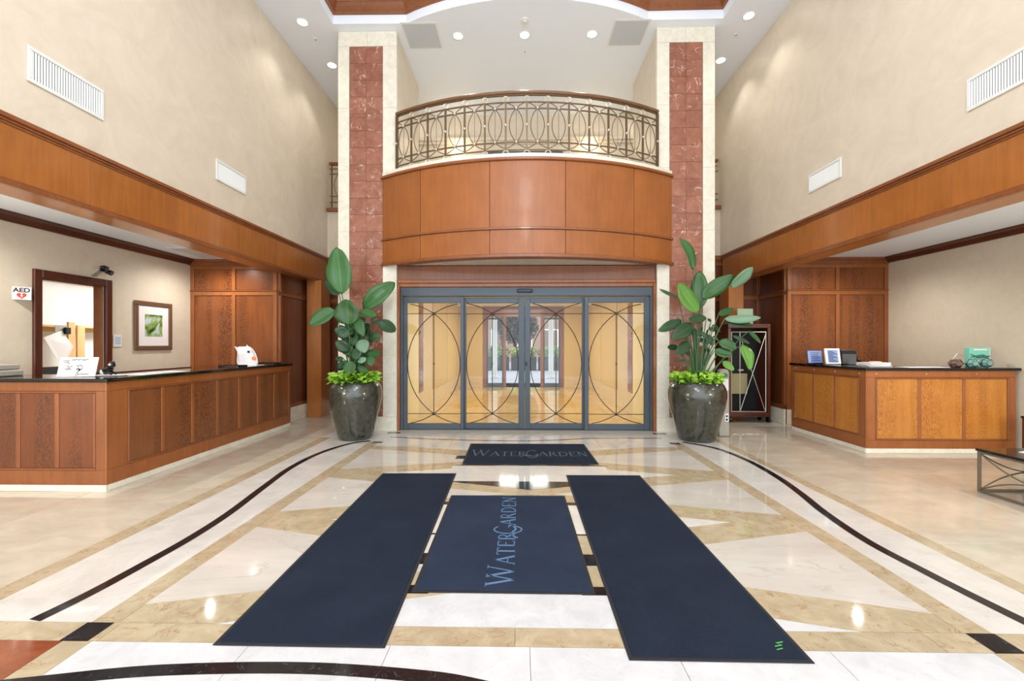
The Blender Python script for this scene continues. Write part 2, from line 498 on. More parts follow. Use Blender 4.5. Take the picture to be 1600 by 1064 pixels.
# middle motif: white bar between two black wedges, dark links beside the mats
E2 = .0010
tile('bar_tile', 'floor_white', rect(-1.0, 0, 5.04, 5.68), E2); tile('bar_tile', 'floor_white', rect(0, 1.0, 5.04, 5.68), E2)
tile('wedge_inlay', 'floor_black', [(-1.0, 5.04), (1.0, 5.04), (0.02, 4.74)], E2)
tile('wedge_inlay', 'floor_black', [(-1.0, 5.69), (1.05, 5.69), (0.02, 5.98)], E2)
tile('dark_inlay', 'floor_black', rect(-1.02, -.86, 6.02, 6.2), E2)
for x0, x1 in ((-1.0, -.70), (.28, .62)):
    for y0, y1 in ((2.76, 2.86), (3.13, 3.30), (3.62, 3.65), (4.30, 4.38)):
        tile('dark_inlay', 'floor_black', rect(x0, x1, y0, y1), E2)
    tile('bar_tile', 'floor_white', rect(x0, x1, 3.65, 4.30), E2)
    tile('bar_tile', 'floor_white' if x0 < 0 else 'floor_tan', rect(x0, x1, 3.30, 3.62), E2)
# black winding lines
def ribbon(name, pts, wd, z=E2, m='floor_black', seg=8):
    P = []
    n = len(pts)
    for i in range(n - 1):
        p0 = Vector(pts[max(i - 1, 0)]); p1 = Vector(pts[i]); p2 = Vector(pts[i + 1]); p3 = Vector(pts[min(i + 2, n - 1)])
        for k in range(seg):
            t = k / seg
            P.append(.5 * ((2 * p1) + (p2 - p0) * t + (2 * p0 - 5 * p1 + 4 * p2 - p3) * t * t + (3 * p1 - p0 - 3 * p2 + p3) * t ** 3))
    P.append(Vector(pts[-1]))
    A, B = [], []
    for i, p in enumerate(P):
        d = (P[min(i + 1, len(P) - 1)] - P[max(i - 1, 0)]).normalized()
        q = Vector((-d.y, d.x)) * wd / 2
        A.append(p + q); B.append(p - q)
    vs = [(p.x, p.y, z) for p in A] + [(p.x, p.y, z) for p in B]
    k = len(A)
    return MB().add(vs, [(i, k + i, k + i + 1, i + 1) for i in range(k - 1)]).build(name, m, floor)
ribbon('line_inlay', [(-2.925, 2.45), (-2.875, 2.73), (-2.85, 3.1), (-2.835, 3.52), (-2.87, 4.04), (-2.99, 4.81), (-3.09, 5.57), (-3.06, 6.3), (-2.86, 6.9), (-2.6, 7.12)], .085)
ribbon('line_inlay', [(2.815, 2.45), (2.765, 2.8), (2.735, 3.12), (2.71, 3.57), (2.78, 4.15), (2.9, 4.71), (2.99, 5.28), (3.02, 6.0), (2.9, 6.7), (2.55, 7.12)], .085)
ribbon('line_inlay', [(-2.35, 7.42), (-1.4, 7.24), (-.3, 7.16), (.3, 7.2), (1.2, 7.38), (2.3, 7.4)], .045)
ribbon('line_inlay', [(-2.75, 1.94), (-2.43, 2.0), (-1.9, 2.085), (-1.2, 2.115), (-.6, 2.075), (-.3, 2.02), (0.1, 1.9)], .078)
tile('dark_inlay', 'floor_black', rect(LI[0] - .02, LI[1] - .02, 2.285, 2.44), E2)
tile('dark_inlay', 'floor_black', rect(RI[0] + .01, RI[1] + .01, 2.285, 2.44), E2)
tile('dark_inlay', 'floor_black', rect(-2.52, -2.36, 6.95, 7.08), E2)
tile('dark_inlay', 'floor_black', rect(2.30, 2.46, 6.95, 7.08), E2)
tile('dark_inlay', 'floor_black', rect(-2.52, -2.28, 7.72, 7.84), E2)
tile('dark_inlay', 'floor_black', rect(2.26, 2.5, 7.72, 7.84), E2)
# vestibule floor
grid('tile', 'floor_gold', -2.42, 2.42, 8.4, 16.0, 4, 6)

# ------------------------------------------------------------------ side walls, beams, alcoves
FB, FT = 3.0, 3.6
S('wall_left', 'plaster', XL - .35, XL, YB, 11.0, FT, CEIL + .6)
S('wall_right', 'plaster', XR, XR + .35, YB, 11.0, FT, CEIL + .6)

def beam(name, X, side, seams, y1):
    """a wood clad beam under the upper wall; side = -1 left, 1 right"""
    inw = -side
    r = empty(name, (X, 3, FB), kind='structure')
    MB().box(X + side * .02, X + side * .35, YB, y1, FB, FT).build('beam_core', 'wood_fascia', r)
    for a, b in zip(seams, seams[1:]):
        MB().box(X - side * .005, X + side * .02, a + .002, b - .002, FB + .055, FT - .075).build('panel', 'wood_fascia', r, .001)
    mb = MB()
    mb.box(X - side * .045, X + side * .02, YB, y1, FT - .03, FT + .012)
    mb.box(X - side * .028, X + side * .02, YB, y1, FT - .055, FT - .03)
    mb.box(X - side * .016, X + side * .02, YB, y1, FT - .078, FT - .055)
    mb.build('crown', 'wood_red', r, .004)
    mb = MB()
    mb.box(X - side * .03, X + side * .02, YB, y1, FB - .01, FB + .03)
    mb.box(X - side * .018, X + side * .02, YB, y1, FB + .03, FB + .055)
    mb.build('lower_moulding', 'wood_red', r, .004)
    return r
sl = [YB, -2.47, -1.32, -.17, .98, 2.13, 3.28, 4.43, 5.58, 6.73, 7.88, 9.03, 9.92]
beam('trim_1', XL, -1, sl, 9.92)
sr = [YB, -2.2, -1.05, .1, 1.25, 2.4, 3.55, 4.65, 5.72, 6.85, 7.95, 9.05, 9.85]
beam('trim_2', XR, 1, sr, 9.85)

# alcove ceilings, back walls, crowns
S('ceiling_alcove_left', 'white_paint', AL, XL - .35, YB, 10.0, 3.27, 3.4)
S('ceiling_alcove_right', 'white_paint', XR + .35, AR, YB, 10.0, 3.33, 3.46)
DY0, DY1, DZ = 5.72, 6.62, 2.5
S('wall_alcove_left', 'alcove_paper', AL - .14, AL, YB, DY0, 0, 3.4)
S('wall_alcove_left_end', 'alcove_paper', AL - .14, AL, DY1, 8.4, 0, 3.4)
S('wall_alcove_left_over_door', 'alcove_paper', AL - .14, AL, DY0, DY1, DZ, 3.4)
S('wall_alcove_right', 'alcove_paper', AR, AR + .14, YB, 8.75, 0, 3.46)
def crown(name, X, side, y0, y1, z):
    mb = MB()
    mb.prism([(0, 0), (.11, 0), (.11, -.025), (.07, -.045), (.03, -.085), (.02, -.115), (0, -.115)], y0, y1)
    mb.v = [(X - side * p[0], p[2], z + p[1]) for p in mb.v]
    o = mb.build(name, 'wood_dark', None); o['kind'] = 'structure'; return o
crown('trim_3', AL, -1, YB, 8.4, 3.27)
crown('trim_4', AR, 1, YB, 8.75, 3.33)
# chair rail on the left alcove wall
o = MB().box(AL, AL + .03, DY1 + .1, 8.4, 1.06, 1.16).build('trim_5', 'wood_dark', None, .006); o['kind'] = 'structure'

def panelled(name, axis, plane, out, a0, a1, z0, z1, cols, zsplit, base, stile=.07, crown_h=.13, ven='wood_veneer', frm='wood_frame'):
    """panelled wall lying in axis ('x': runs along x at y=plane, facing out*y; 'y': runs along y at x=plane)"""
    r = empty(name, ((a0 + a1) / 2, plane, 0) if axis == 'x' else (plane, (a0 + a1) / 2, 0), kind='structure')
    def b(nm, m, u0, u1, d0, d1, w0, w1, bev=.004):
        p0, p1 = plane + out * d0, plane + out * d1
        args = (u0, u1, p0, p1, w0, w1) if axis == 'x' else (p0, p1, u0, u1, w0, w1)
        return MB().box(*args).build(nm, m, r, bev)
    b('backing', frm, a0, a1, -.10, 0, 0, z1)
    b('stone_base', 'cream_stone', a0, a1, 0, .035, 0, base)
    zt = z1 - crown_h
    b('top_rail', frm, a0, a1, 0, .028, zt - .07, zt)
    b('bottom_rail', frm, a0, a1, 0, .028, base, base + .08)
    b('middle_rail', frm, a0, a1, 0, .028, zsplit - .05, zsplit + .03)
    b('ledge', 'wood_red', a0, a1, 0, .045, zsplit + .03, zsplit + .055)
    n = cols
    wd = (a1 - a0 - stile) / n
    for k in range(n + 1):
        u = a0 + k * wd
        b('stile', frm, u, u + stile, 0, .030, base, zt)
    for k in range(n):
        u0, u1 = a0 + k * wd + stile, a0 + (k + 1) * wd
        b('panel', ven, u0 + .004, u1 - .004, 0, .012, base + .085, zsplit - .055)
        b('panel', ven, u0 + .004, u1 - .004, 0, .012, zsplit + .06, zt - .075)
    if crown_h > .05:
        b('crown', 'wood_red', a0, a1, 0, .07, z1 - .05, z1)
        b('crown', 'wood_red', a0, a1, 0, .045, zt, z1 - .05)
    return r
PYL, PYR = 8.4, 8.75
panelled('wall_panelled_left', 'x', PYL, -1, AL, -4.88, 0, 3.27, 2, 2.61, .3)
panelled('wall_panelled_left_return', 'y', -4.85, 1, PYL, 9.7, 0, 3.27, 1, 2.61, .3, ven='wood_veneer_red', frm='wood_red')
panelled('wall_panelled_left_far', 'x', 9.7, -1, -5.4, -4.76, 0, 3.27, 1, 2.61, .3, ven='wood_veneer_red')
panelled('wall_panelled_right', 'x', PYR, -1, 5.22, AR, 0, 3.33, 2, 2.64, .3)
panelled('wall_panelled_right_return', 'y', 5.2, -1, PYR, 9.72, 0, 3.33, 1, 2.64, .3, ven='wood_veneer_red', frm='wood_red')
panelled('wall_panelled_right_far', 'x', 9.72, -1, 4.66, 5.2, 0, 3.33, 1, 2.64, .3, ven='wood_veneer_red')
panelled('wall_panelled_left_end', 'x', 10.0, -1, -4.9, -2.72, 0, 3.6, 2, 2.61, .3, ven='wood_veneer_red')
panelled('wall_panelled_right_end', 'x', 10.0, -1, 2.72, 4.9, 0, 3.6, 2, 2.64, .3, ven='wood_veneer_red')
for nm, x0, x1 in (('trim_6', -4.78, -4.46), ('trim_7', 4.36, 4.68)):
    r = empty(nm, ((x0 + x1) / 2, 9.5, 0), kind='structure')
    bx('pilaster_shaft', 'wood_fascia', r, x0, x1, 9.36, 9.8, .0, 3.0, bevel=.006)
# balcony parapets beside the portal
for nm, x0, x1 in (('trim_8', XL, -3.2), ('trim_9', 3.2, XR)):
    r = empty(nm, ((x0 + x1) / 2, 9.95, 3.6), kind='structure')
    bx('parapet', 'plaster', r, x0, x1, 9.97, 10.15, 3.6, 4.70)
    bx('parapet_cap', 'wood_red', r, x0, x1, 9.90, 10.2, 4.68, 4.76, bevel=.006)
    bx('cornice', 'wood_red', r, x0, x1, 9.91, 9.97, 3.52, 3.62, bevel=.006)

# ------------------------------------------------------------------ ceiling with tray
TY, TXL, TXR, RT, AC = 7.76, -3.5, 3.5, 4.7, 11.94
ha = math.asin(2.17 / RT)
arc = [(RT * sin(a), AC - RT * cos(a)) for a in [-ha + 2 * ha * k / 24 for k in range(25)]]
far = [(XL - .3, TY), (TXL, TY)] + arc + [(TXR, TY), (XR + .3, TY), (XR + .3, 11.0), (XL - .3, 11.0)]
mb = MB().prism(far, CEIL, CEIL + .34)
mb.box(XL - .3, TXL, YB, TY, CEIL, CEIL + .34); mb.box(TXR, XR + .3, YB, TY, CEIL, CEIL + .34)
o = mb.build('ceiling', 'white_paint'); o['kind'] = 'structure'
S('ceiling_tray', 'white_paint', XL - .3, XR + .3, YB, 8.2, 7.74, 8.0)
edge = [(TXL, YB), (TXL, TY)] + arc + [(TXR, TY), (TXR, YB)]
def band(pts, prof):
    """sweeps a (inward, z) profile along a plan line"""
    mb = MB(); n = len(pts); k = len(prof)
    ring = []
    for i, p in enumerate(pts):
        p = Vector(p); a = Vector(pts[max(i - 1, 0)]); b = Vector(pts[min(i + 1, n - 1)])
        d1 = (p - a).normalized() if i > 0 else (b - p).normalized(); d2 = (b - p).normalized() if i < n - 1 else d1
        n1 = Vector((d1.y, -d1.x)); n2 = Vector((d2.y, -d2.x)); q = (n1 + n2).normalized(); q /= max(.4, q.dot(n1))
        ring.append([(p.x + q.x * u, p.y + q.y * u, z) for u, z in prof])
    vs = [v for r in ring for v in r]
    fs = [(i * k + j, i * k + (j + 1) % k, (i + 1) * k + (j + 1) % k, (i + 1) * k + j) for i in range(n - 1) for j in range(k)]
    return mb.add(vs, fs)
mb = band(edge, [(-.02, 7.56), (.03, 7.56), (.05, 7.585), (.055, 7.62), (.09, 7.66), (.12, 7.70), (.12, 7.735), (-.02, 7.735)])
o = mb.build('trim_10', 'wood_red'); o['kind'] = 'structure'

# recessed downlights with their lamps
GL = 'recessed downlights in the white ceiling'
def downlight(x, y, label, power=38, dim=.085):
    r = empty('downlight', (x, y, CEIL), label, 'ceiling light')
    MB().lathe([(dim + .022, -.006), (dim + .022, 0), (dim, 0), (dim, -.008), (dim + .01, -.010), (dim + .022, -.006)], 24, (x, y, CEIL), False).build('trim_ring', 'white_gloss', r)
    MB().lathe([(dim, -.0045), (dim, -.001)], 24, (x, y, CEIL)).build('lens', 'lamp_glow', r)
    l = bpy.data.lights.new('downlight_lamp', 'SPOT'); l.energy = power; l.spot_size = radians(100); l.spot_blend = .6; l.shadow_soft_size = .07; l.color = (1, .96, .90)
    o = bpy.data.objects.new('downlight_lamp', l); o.location = (0, 0, -.03); o.parent = r; COL.objects.link(o)
downlight(-4.03, 7.70, 'downlight over the left wall, the one nearer the camera')
downlight(-4.02, 8.9, 'downlight left of the left marble column, close beside it')
downlight(-1.28, 8.1, 'downlight over the balcony beside the left grey hatch')
downlight(-.03, 8.1, 'middle downlight over the balcony')
downlight(1.23, 8.1, 'downlight over the balcony beside the right grey hatch')
downlight(3.92, 7.70, 'downlight over the right wall, the one nearer the camera')
downlight(3.98, 8.9, 'downlight right of the right marble column, close beside it')
for yy in (.5, 4.2):
    for xx in (-4.05, 3.95):
        l = bpy.data.lights.new('hall_lamp', 'SPOT'); l.energy = 38; l.spot_size = radians(100); l.spot_blend = .6; l.shadow_soft_size = .07; l.color = (1, .96, .90)
        o = bpy.data.objects.new('hall_lamp', l); o.location = (xx, yy, 7.37); COL.objects.link(o)
for sx, lb in ((-1.95, 'left pale grey square hatch in the ceiling over the balcony'), (1.9, 'right pale grey square hatch in the ceiling over the balcony')):
    r = empty('ceiling_hatch', (sx, 8.1, CEIL), lb, 'hatch')
    bx('hatch_frame', 'white_gloss', r, sx - .33, sx + .33, 7.74, 8.43, CEIL - .006, CEIL - .001)
    bx('hatch_panel', 'access_grey', r, sx - .30, sx + .30, 7.77, 8.40, CEIL - .012, CEIL - .005, bevel=.003)
r = empty('ceiling_hatch', (-5.6, 7.8, 3.27), 'grey panel set in the low ceiling over the left counter', 'hatch')
bx('hatch_frame', 'white_gloss', r, -6.22, -5.02, 7.33, 8.2, 3.262, 3.269)
bx('hatch_panel', 'access_grey', r, -6.19, -5.05, 7.36, 8.17, 3.256, 3.262, bevel=.002)
def sprinkler(x, y, lb, big=False):
    k = 2.4 if big else 1
    r = empty('smoke_detector' if big else 'sprinkler', (x, y, CEIL), lb, 'detector' if big else 'sprinkler')
    MB().lathe([(.03 * k, -.012), (.032 * k, -.001)], 16, (x, y, CEIL)).build('plate', 'white_gloss', r)
    MB().lathe([(.004 * k, -.034), (.014 * k, -.03), (.012 * k, -.012)], 12, (x, y, CEIL)).build('head', 'white_gloss' if big else 'pewter', r)
sprinkler(-.03, 7.74, 'round white detector in front of the middle downlight', True)
sprinkler(-4.0, 8.13, 'small sprinkler between the two downlights by the left wall')
sprinkler(3.92, 8.16, 'small sprinkler between the two downlights by the right wall')
sprinkler(-.02, 8.55, 'small sprinkler behind the middle downlight')

# wall grilles
def grille(X, side, y0, y1, z0, z1, lb):
    r = empty('wall_vent', (X, (y0 + y1) / 2, z0), lb, 'vent', 'white wall grilles')
    inw = -side
    f = .035
    mb = MB()
    for a in ((y0, y1, z0, z0 + f), (y0, y1, z1 - f, z1), (y0, y0 + f, z0 + f, z1 - f), (y1 - f, y1, z0 + f, z1 - f)):
        mb.box(X + inw * .001, X + inw * .018, *a)
    mb.build('vent_frame', 'pale_metal', r, .004)
    bx('vent_back', 'vent_dark', r, X + inw * .001, X + inw * .003, y0 + f, y1 - f, z0 + f, z1 - f)
    n = 26
    first = None
    for k in range(n):
        y = y0 + f + (k + .5) * (y1 - y0 - 2 * f) / n
        if first is None:
            mb = MB().prism([(-.006, .0), (-.004, .0), (.006, .008), (.0045, .009)], z0 + f, z1 - f)
            mb.v = [(X + inw * (.003 + q[1]), y + q[0], q[2]) for q in mb.v]
            first = mb.build('slat', 'pale_metal', r); y_first = y
        else:
            d = dup(first); d.location = (0, y - y_first, 0)
grille(XL, -1, 3.84, 4.56, 4.0, 4.33, 'white slatted vent on the left wall, the one nearer the camera')
grille(XL, -1, 6.28, 6.97, 4.03, 4.34, 'white slatted vent on the left wall, nearer the marble column')
grille(XR, 1, 3.78, 4.50, 3.97, 4.30, 'white slatted vent on the right wall, the one nearer the camera')
grille(XR, 1, 6.23, 6.92, 3.98, 4.27, 'white slatted vent on the right wall, nearer the marble column')

# ------------------------------------------------------------------ portal: piers, columns, balcony, mezzanine
CY = 7.95
PX = ((-3.49, -2.40, -3.28, -2.66, 'left'), (2.39, 3.44, 2.62, 3.22, 'right'))
for x0, x1, m0, m1, sd in PX:
    S('wall_pier_' + sd, 'plaster', x0 + .02, x1 - .004, CY + .10, 9.7, 0, CEIL)
    r = empty('column_' + sd, ((x0 + x1) / 2, CY + .05, 0), f'{sd} tall cream stone column with a red marble tile strip beside the doors', None, None, 'structure')
    zb, ztop = .26, 7.12
    bx('core', 'grout', r, x0 + .01, x1 - .01, CY + .03, CY + .10, 0, CEIL - .002)
    n = 6
    for a, b in ((x0, m0 - .004), (m1 + .004, x1)):
        for k in range(n):
            za, zc = zb + (ztop - zb) * k / n, zb + (ztop - zb) * (k + 1) / n
            bx('stone_slab', 'cream_stone', r, a, b, CY, CY + .08, za + .001, zc - .001, bevel=.003)
    bx('base_block', 'cream_stone', r, x0, x1, CY, CY + .08, 0, zb - .002, bevel=.003)
    bx('top_block', 'cream_stone', r, x0, (x0 + x1) / 2 - .001, CY, CY + .08, ztop + .002, CEIL - .002, bevel=.003)
    bx('top_block', 'cream_stone', r, (x0 + x1) / 2 + .001, x1, CY, CY + .08, ztop + .002, CEIL - .002, bevel=.003)
    rows = 22
    rh = (ztop - zb) / rows
    xm = (m0 + m1) / 2
    for k in range(rows):
        for a, b in ((m0, xm), (xm, m1)):
            d = random.uniform(.008, .0095)
            bx('tile', 'red_marble', r, a + .0015, b - .0015, CY + d, CY + .07, zb + k * rh + .0015, zb + (k + 1) * rh - .0015, bevel=.002)

# mezzanine behind the balcony
S('floor_mezzanine', 'cream_stone', -2.44, 2.42, 8.3, 10.2, 4.3, 4.70)
S('floor_mezzanine_corridor', 'cream_stone', XL, XR, 10.2, 11.0, 4.3, 4.70)
S('wall_behind_left', 'plaster', XL - 1.3, -2.7, 10.12, 10.3, 0, 4.3)
S('wall_behind_right', 'plaster', 2.7, XR + 1.2, 10.12, 10.3, 0, 4.3)
S('wall_mezzanine', 'plaster', XL - .3, XR + .3, 10.9, 11.05, 4.7, CEIL + .1)
o = MB().box(XL, XR, 10.82, 10.9, 6.72, 6.80).box(XL, XR, 10.85, 10.9, 6.64, 6.72).build('trim_11', 'plaster', None, .01); o['kind'] = 'structure'
r = empty('linear_vent', (0, 10.9, 6.38), 'long grey slot vent on the wall behind the balcony railing', 'vent')
bx('vent_frame', 'grey_plastic', r, -.98, .98, 10.87, 10.898, 6.36, 6.47, bevel=.004)
for k in range(3): bx('slat', 'vent_dark', r, -.95, .95, 10.862, 10.872, 6.376 + k * .03, 6.394 + k * .03)
for sx, lb in ((-1.66, 'left glowing bowl sconce behind the balcony railing'), (1.62, 'right glowing bowl sconce behind the balcony railing')):
    r = empty('wall_sconce', (sx, 10.9, 6.22), lb, 'sconce')
    bx('back_plate', 'bronze', r, sx - .05, sx + .05, 10.88, 10.9, 6.18, 6.34, bevel=.005)
    prof = [(.02, 0), (.10, .02), (.16, .06), (.20, .13), (.21, .15), (.195, .15), (.15, .07), (.02, .03)]
    MB().lathe(prof, 24, (sx, 10.66, 6.2)).build('bowl', 'sconce_glow', r)
    l = bpy.data.lights.new('sconce_lamp', 'POINT'); l.energy = 4.5; l.color = (1, .84, .62); l.shadow_soft_size = .06
    o = bpy.data.objects.new('sconce_lamp', l); o.location = (0, -.22, .34); o.parent = r; COL.objects.link(o)

# curved balcony
BR = 4.79
BA = math.asin(2.66 / BR)
BCY = 7.14 + BR
def P(a, rr, z): return (rr * sin(a), BCY - rr * cos(a), z)
def arcbox(a0, a1, r0, r1, z0, z1, seg=None):
    seg = seg or max(3, int(abs(a1 - a0) / .04))
    mb = MB(); vs = []; fs = []
    for i in range(seg + 1):
        a = a0 + (a1 - a0) * i / seg
        vs += [P(a, r1, z0), P(a, r1, z1), P(a, r0, z1), P(a, r0, z0)]
    for i in range(seg):
        for j in range(4):
            fs.append((i * 4 + j, i * 4 + (j + 1) % 4, i * 4 + 4 + (j + 1) % 4, i * 4 + 4 + j))
    fs += [(0, 1, 2, 3)[::-1], tuple(seg * 4 + j for j in range(4))]
    mb.add(vs, fs); mb.smooth = True; return mb
balc = empty('balcony', (0, 7.2, 3.03), 'curved wooden balcony front above the glass doors', 'balcony')
def arcp(name, m, *a, bev=.003, seg=None):
    return arcbox(*a, seg=seg).build(name, m, balc, bev)
arcp('core', 'wood_red', -BA, BA, BR - .25, BR - .02, 3.06, 4.68, bev=0)
seam = [-BA, -math.asin(1.86 / BR), -math.asin(.62 / BR), math.asin(.64 / BR), math.asin(1.86 / BR), BA]
for a, b in zip(seam, seam[1:]):
    arcp('panel', 'wood_balcony', a + .0010, b - .0010, BR - .02, BR, 3.10, 3.50)
    arcp('panel', 'wood_balcony', a + .0010, b - .0010, BR - .02, BR, 3.545, 4.645)
arcp('middle_moulding', 'wood_red', -BA - .004, BA + .004, BR - .01, BR + .025, 3.502, 3.543, bev=.008)
arcp('lower_moulding', 'wood_red', -BA - .004, BA + .004, BR - .02, BR + .03, 3.04, 3.10, bev=.01)
arcp('upper_moulding', 'wood_red', -BA - .004, BA + .004, BR - .02, BR + .035, 4.645, 4.70, bev=.012)
arcp('stone_ledge', 'cream_stone', -BA, BA, BR - .45, BR + .01, 4.70, 4.765, bev=.006)
poly = [(4.6 * sin(a), BCY - 4.6 * cos(a)) for a in [-BA + 2 * BA * k / 20 for k in range(21)]]
MB().prism(poly + [(2.55, 8.02), (-2.55, 8.02)], 3.07, 3.10).build('soffit', 'cream_stone', balc)
mb = MB().prism([(4.6 * sin(a), BCY - 4.6 * cos(a)) for a in [-.5 + k / 20 for k in range(21)]] + [(2.2, 8.2), (-2.2, 8.2)], 4.66, 4.705)
mb.build('deck', 'cream_stone', balc)

# balcony railing
RR = BR - .10
RA = math.asin(2.38 / RR)
ZD = 4.765
rail = empty('balcony_railing', (0, BCY - RR, ZD), 'curved bronze railing of ovals and rings on the balcony', 'railing')
def railarc(name, m, r0, r1, z0, z1, bev=.004):
    return arcbox(-RA, RA, RR + r0, RR + r1, z0, z1, 48).build(name, m, rail, bev)
railarc('handrail', 'wood_rail', -.045, .045, ZD + 1.02, ZD + 1.075, .012)
railarc('handrail_plate', 'bronze', -.02, .02, ZD + 1.005, ZD + 1.02, 0)
HB = ZD + 1.01
LV = dict(t1=HB - .113, t2=HB - .22, b2=HB - .783, b1=HB - .913)
for k in LV: railarc('cross_rail', 'bronze', -.011, .011, LV[k] - .011, LV[k] + .011, .004)
NB = 14
dA = 2 * RA / NB
def place(o, a, z=0):
    # the mesh is built at the crown of the arc; turning about the arc's centre carries it along
    o.rotation_euler = (0, 0, a)
    cc = Vector((0, RR, 0))
    R = Matrix.Rotation(a, 3, 'Z')
    o.location = cc - R @ cc + Vector((0, 0, z))
Y0 = BCY - RR
proto = {}
def railpart(name, mb, m, a, z=0):
    if name not in proto:
        o = mb.build(name, m, rail); proto[name] = o
    else:
        o = dup(proto[name])
    place(o, a, z)
bal = MB().box(-.014, .014, Y0 - .014, Y0 + .014, LV['b1'] - .01, LV['t1'] + .01)
def ringmb(z, rr=.046, rt=.0115):
    return MB().tube([(rr * cos(t), Y0, z + rr * sin(t)) for t in [2 * pi * k / 20 for k in range(20)]], rt, 6, closed=True)
knob = MB().ball((0, Y0 - .016, 0), .024, 10)
mz = (LV['t2'] + LV['b2']) / 2
hh = (LV['t2'] - LV['b2']) / 2
ow = .115
Rc = (ow * ow + hh * hh) / (2 * ow)
zt = LV['t1'] - mz
tm = math.asin(min(.999, zt / Rc))
oval = MB()
for s in (-1, 1):
    oval.tube([(s * (ow - Rc + Rc * cos(t)), Y0 + s * .004, mz + Rc * sin(t)) for t in [-tm + 2 * tm * k / 24 for k in range(25)]], .008, 6)
rod = MB().tube([(0, Y0, LV['b2']), (0, Y0, LV['t2'])], .0045, 6)
endpost = MB().box(-.02, .02, Y0 - .02, Y0 + .02, ZD, HB)
for i in range(NB + 1):
    a = -RA + i * dA
    if i in (0, NB):
        railpart('end_post', endpost, 'bronze', a * .997); railpart('knob', knob, 'pewter', a * .997, mz)
        continue
    railpart('baluster', bal, 'bronze', a)
    railpart('ring', ringmb(0), 'pewter', a, HB - .058)
    railpart('ring', None, 'pewter', a, (ZD + LV['b1']) / 2 - .004)
    railpart('knob', knob, 'pewter', a, mz)
for i in range(NB):
    a = -RA + (i + .5) * dA
    railpart('oval', oval, 'bronze', a)
    railpart('rod', rod, 'bronze', a)
    railpart('knob', knob, 'pewter', a, LV['t2']); railpart('knob', knob, 'pewter', a, LV['b2'])

# little straight railings beside the columns
for x0, x1, lb in ((XL + .02, -3.2, 'short bronze railing between left wall and left column'), (3.2, XR - .02, 'short bronze railing between right wall and right column')):
    r = empty('side_railing', ((x0 + x1) / 2, 10.05, 4.76), lb, 'railing')
    bx('handrail', 'wood_red', r, x0, x1, 10.0, 10.1, 5.80, 5.86, bevel=.01)
    for z in (4.92, 5.06, 5.58, 5.70): bx('cross_rail', 'bronze', r, x0, x1, 10.04, 10.06, z, z + .02)
    k = 0
    xx = x0 + .05
    while xx < x1:
        bx('baluster', 'bronze', r, xx - .013, xx + .013, 10.037, 10.063, 4.76, 5.80); xx += .34
    xx = x0 + .22
    while xx < x1:
        mb = MB()
        for s in (-1, 1): mb.tube([(xx + s * (.11 - .41 + .41 * cos(t)), 10.05, 5.33 + .41 * sin(t)) for t in [-.9 + 1.8 * q / 14 for q in range(15)]], .008, 6)
        mb.build('oval', 'bronze', r); xx += .34

# ------------------------------------------------------------------ entrance door
DYP = 8.03
S('wall_over_door', 'wood_red', -2.6, 2.6, 8.14, 8.3, 2.66, 4.32)
tr_ = empty('trim_12', (0, 8.0, 2.66), kind='structure')
bx('header_panel', 'wood_red', tr_, -2.40, 2.38, 8.02, 8.14, 2.80, 3.06, bevel=.004)
mb = MB().box(-2.40, 2.38, 7.985, 8.1, 2.735, 2.80).box(-2.36, 2.34, 8.0, 8.1, 2.665, 2.735)
mb.build('head_casing', 'wood_frame', tr_, .01)
for s, x0, x1 in ((-1, -2.40, -2.352), (1, 2.335, 2.385)):
    bx('side_casing', 'wood_frame', tr_, x0, x1, 7.985, 8.12, 0, 2.735, bevel=.01)
door = empty('door_1', (0, DYP, 0), 'grey framed automatic sliding glass doors with oval tracery', None, None, 'structure')
bx('head_rail', 'door_metal', door, -2.35, 2.335, DYP, DYP + .16, 2.50, 2.663, bevel=.004)
bx('jamb', 'door_metal', door, -2.35, -2.30, DYP, DYP + .16, 0, 2.5, bevel=.004)
bx('jamb', 'door_metal', door, 2.285, 2.335, DYP, DYP + .16, 0, 2.5, bevel=.004)
bx('sill', 'door_metal', door, -2.30, 2.285, DYP + .01, DYP + .15, 0.001, .012)
sen = bx('sensor', 'black_plastic', door, -.17, .12, DYP - .05, DYP, 2.565, 2.625, bevel=.012)
bx('sensor_lens', 'navy_plastic', sen, -.13, .08, DYP - .054, DYP - .05, 2.573, 2.59)
GZ0, GZ1 = .118, 2.375
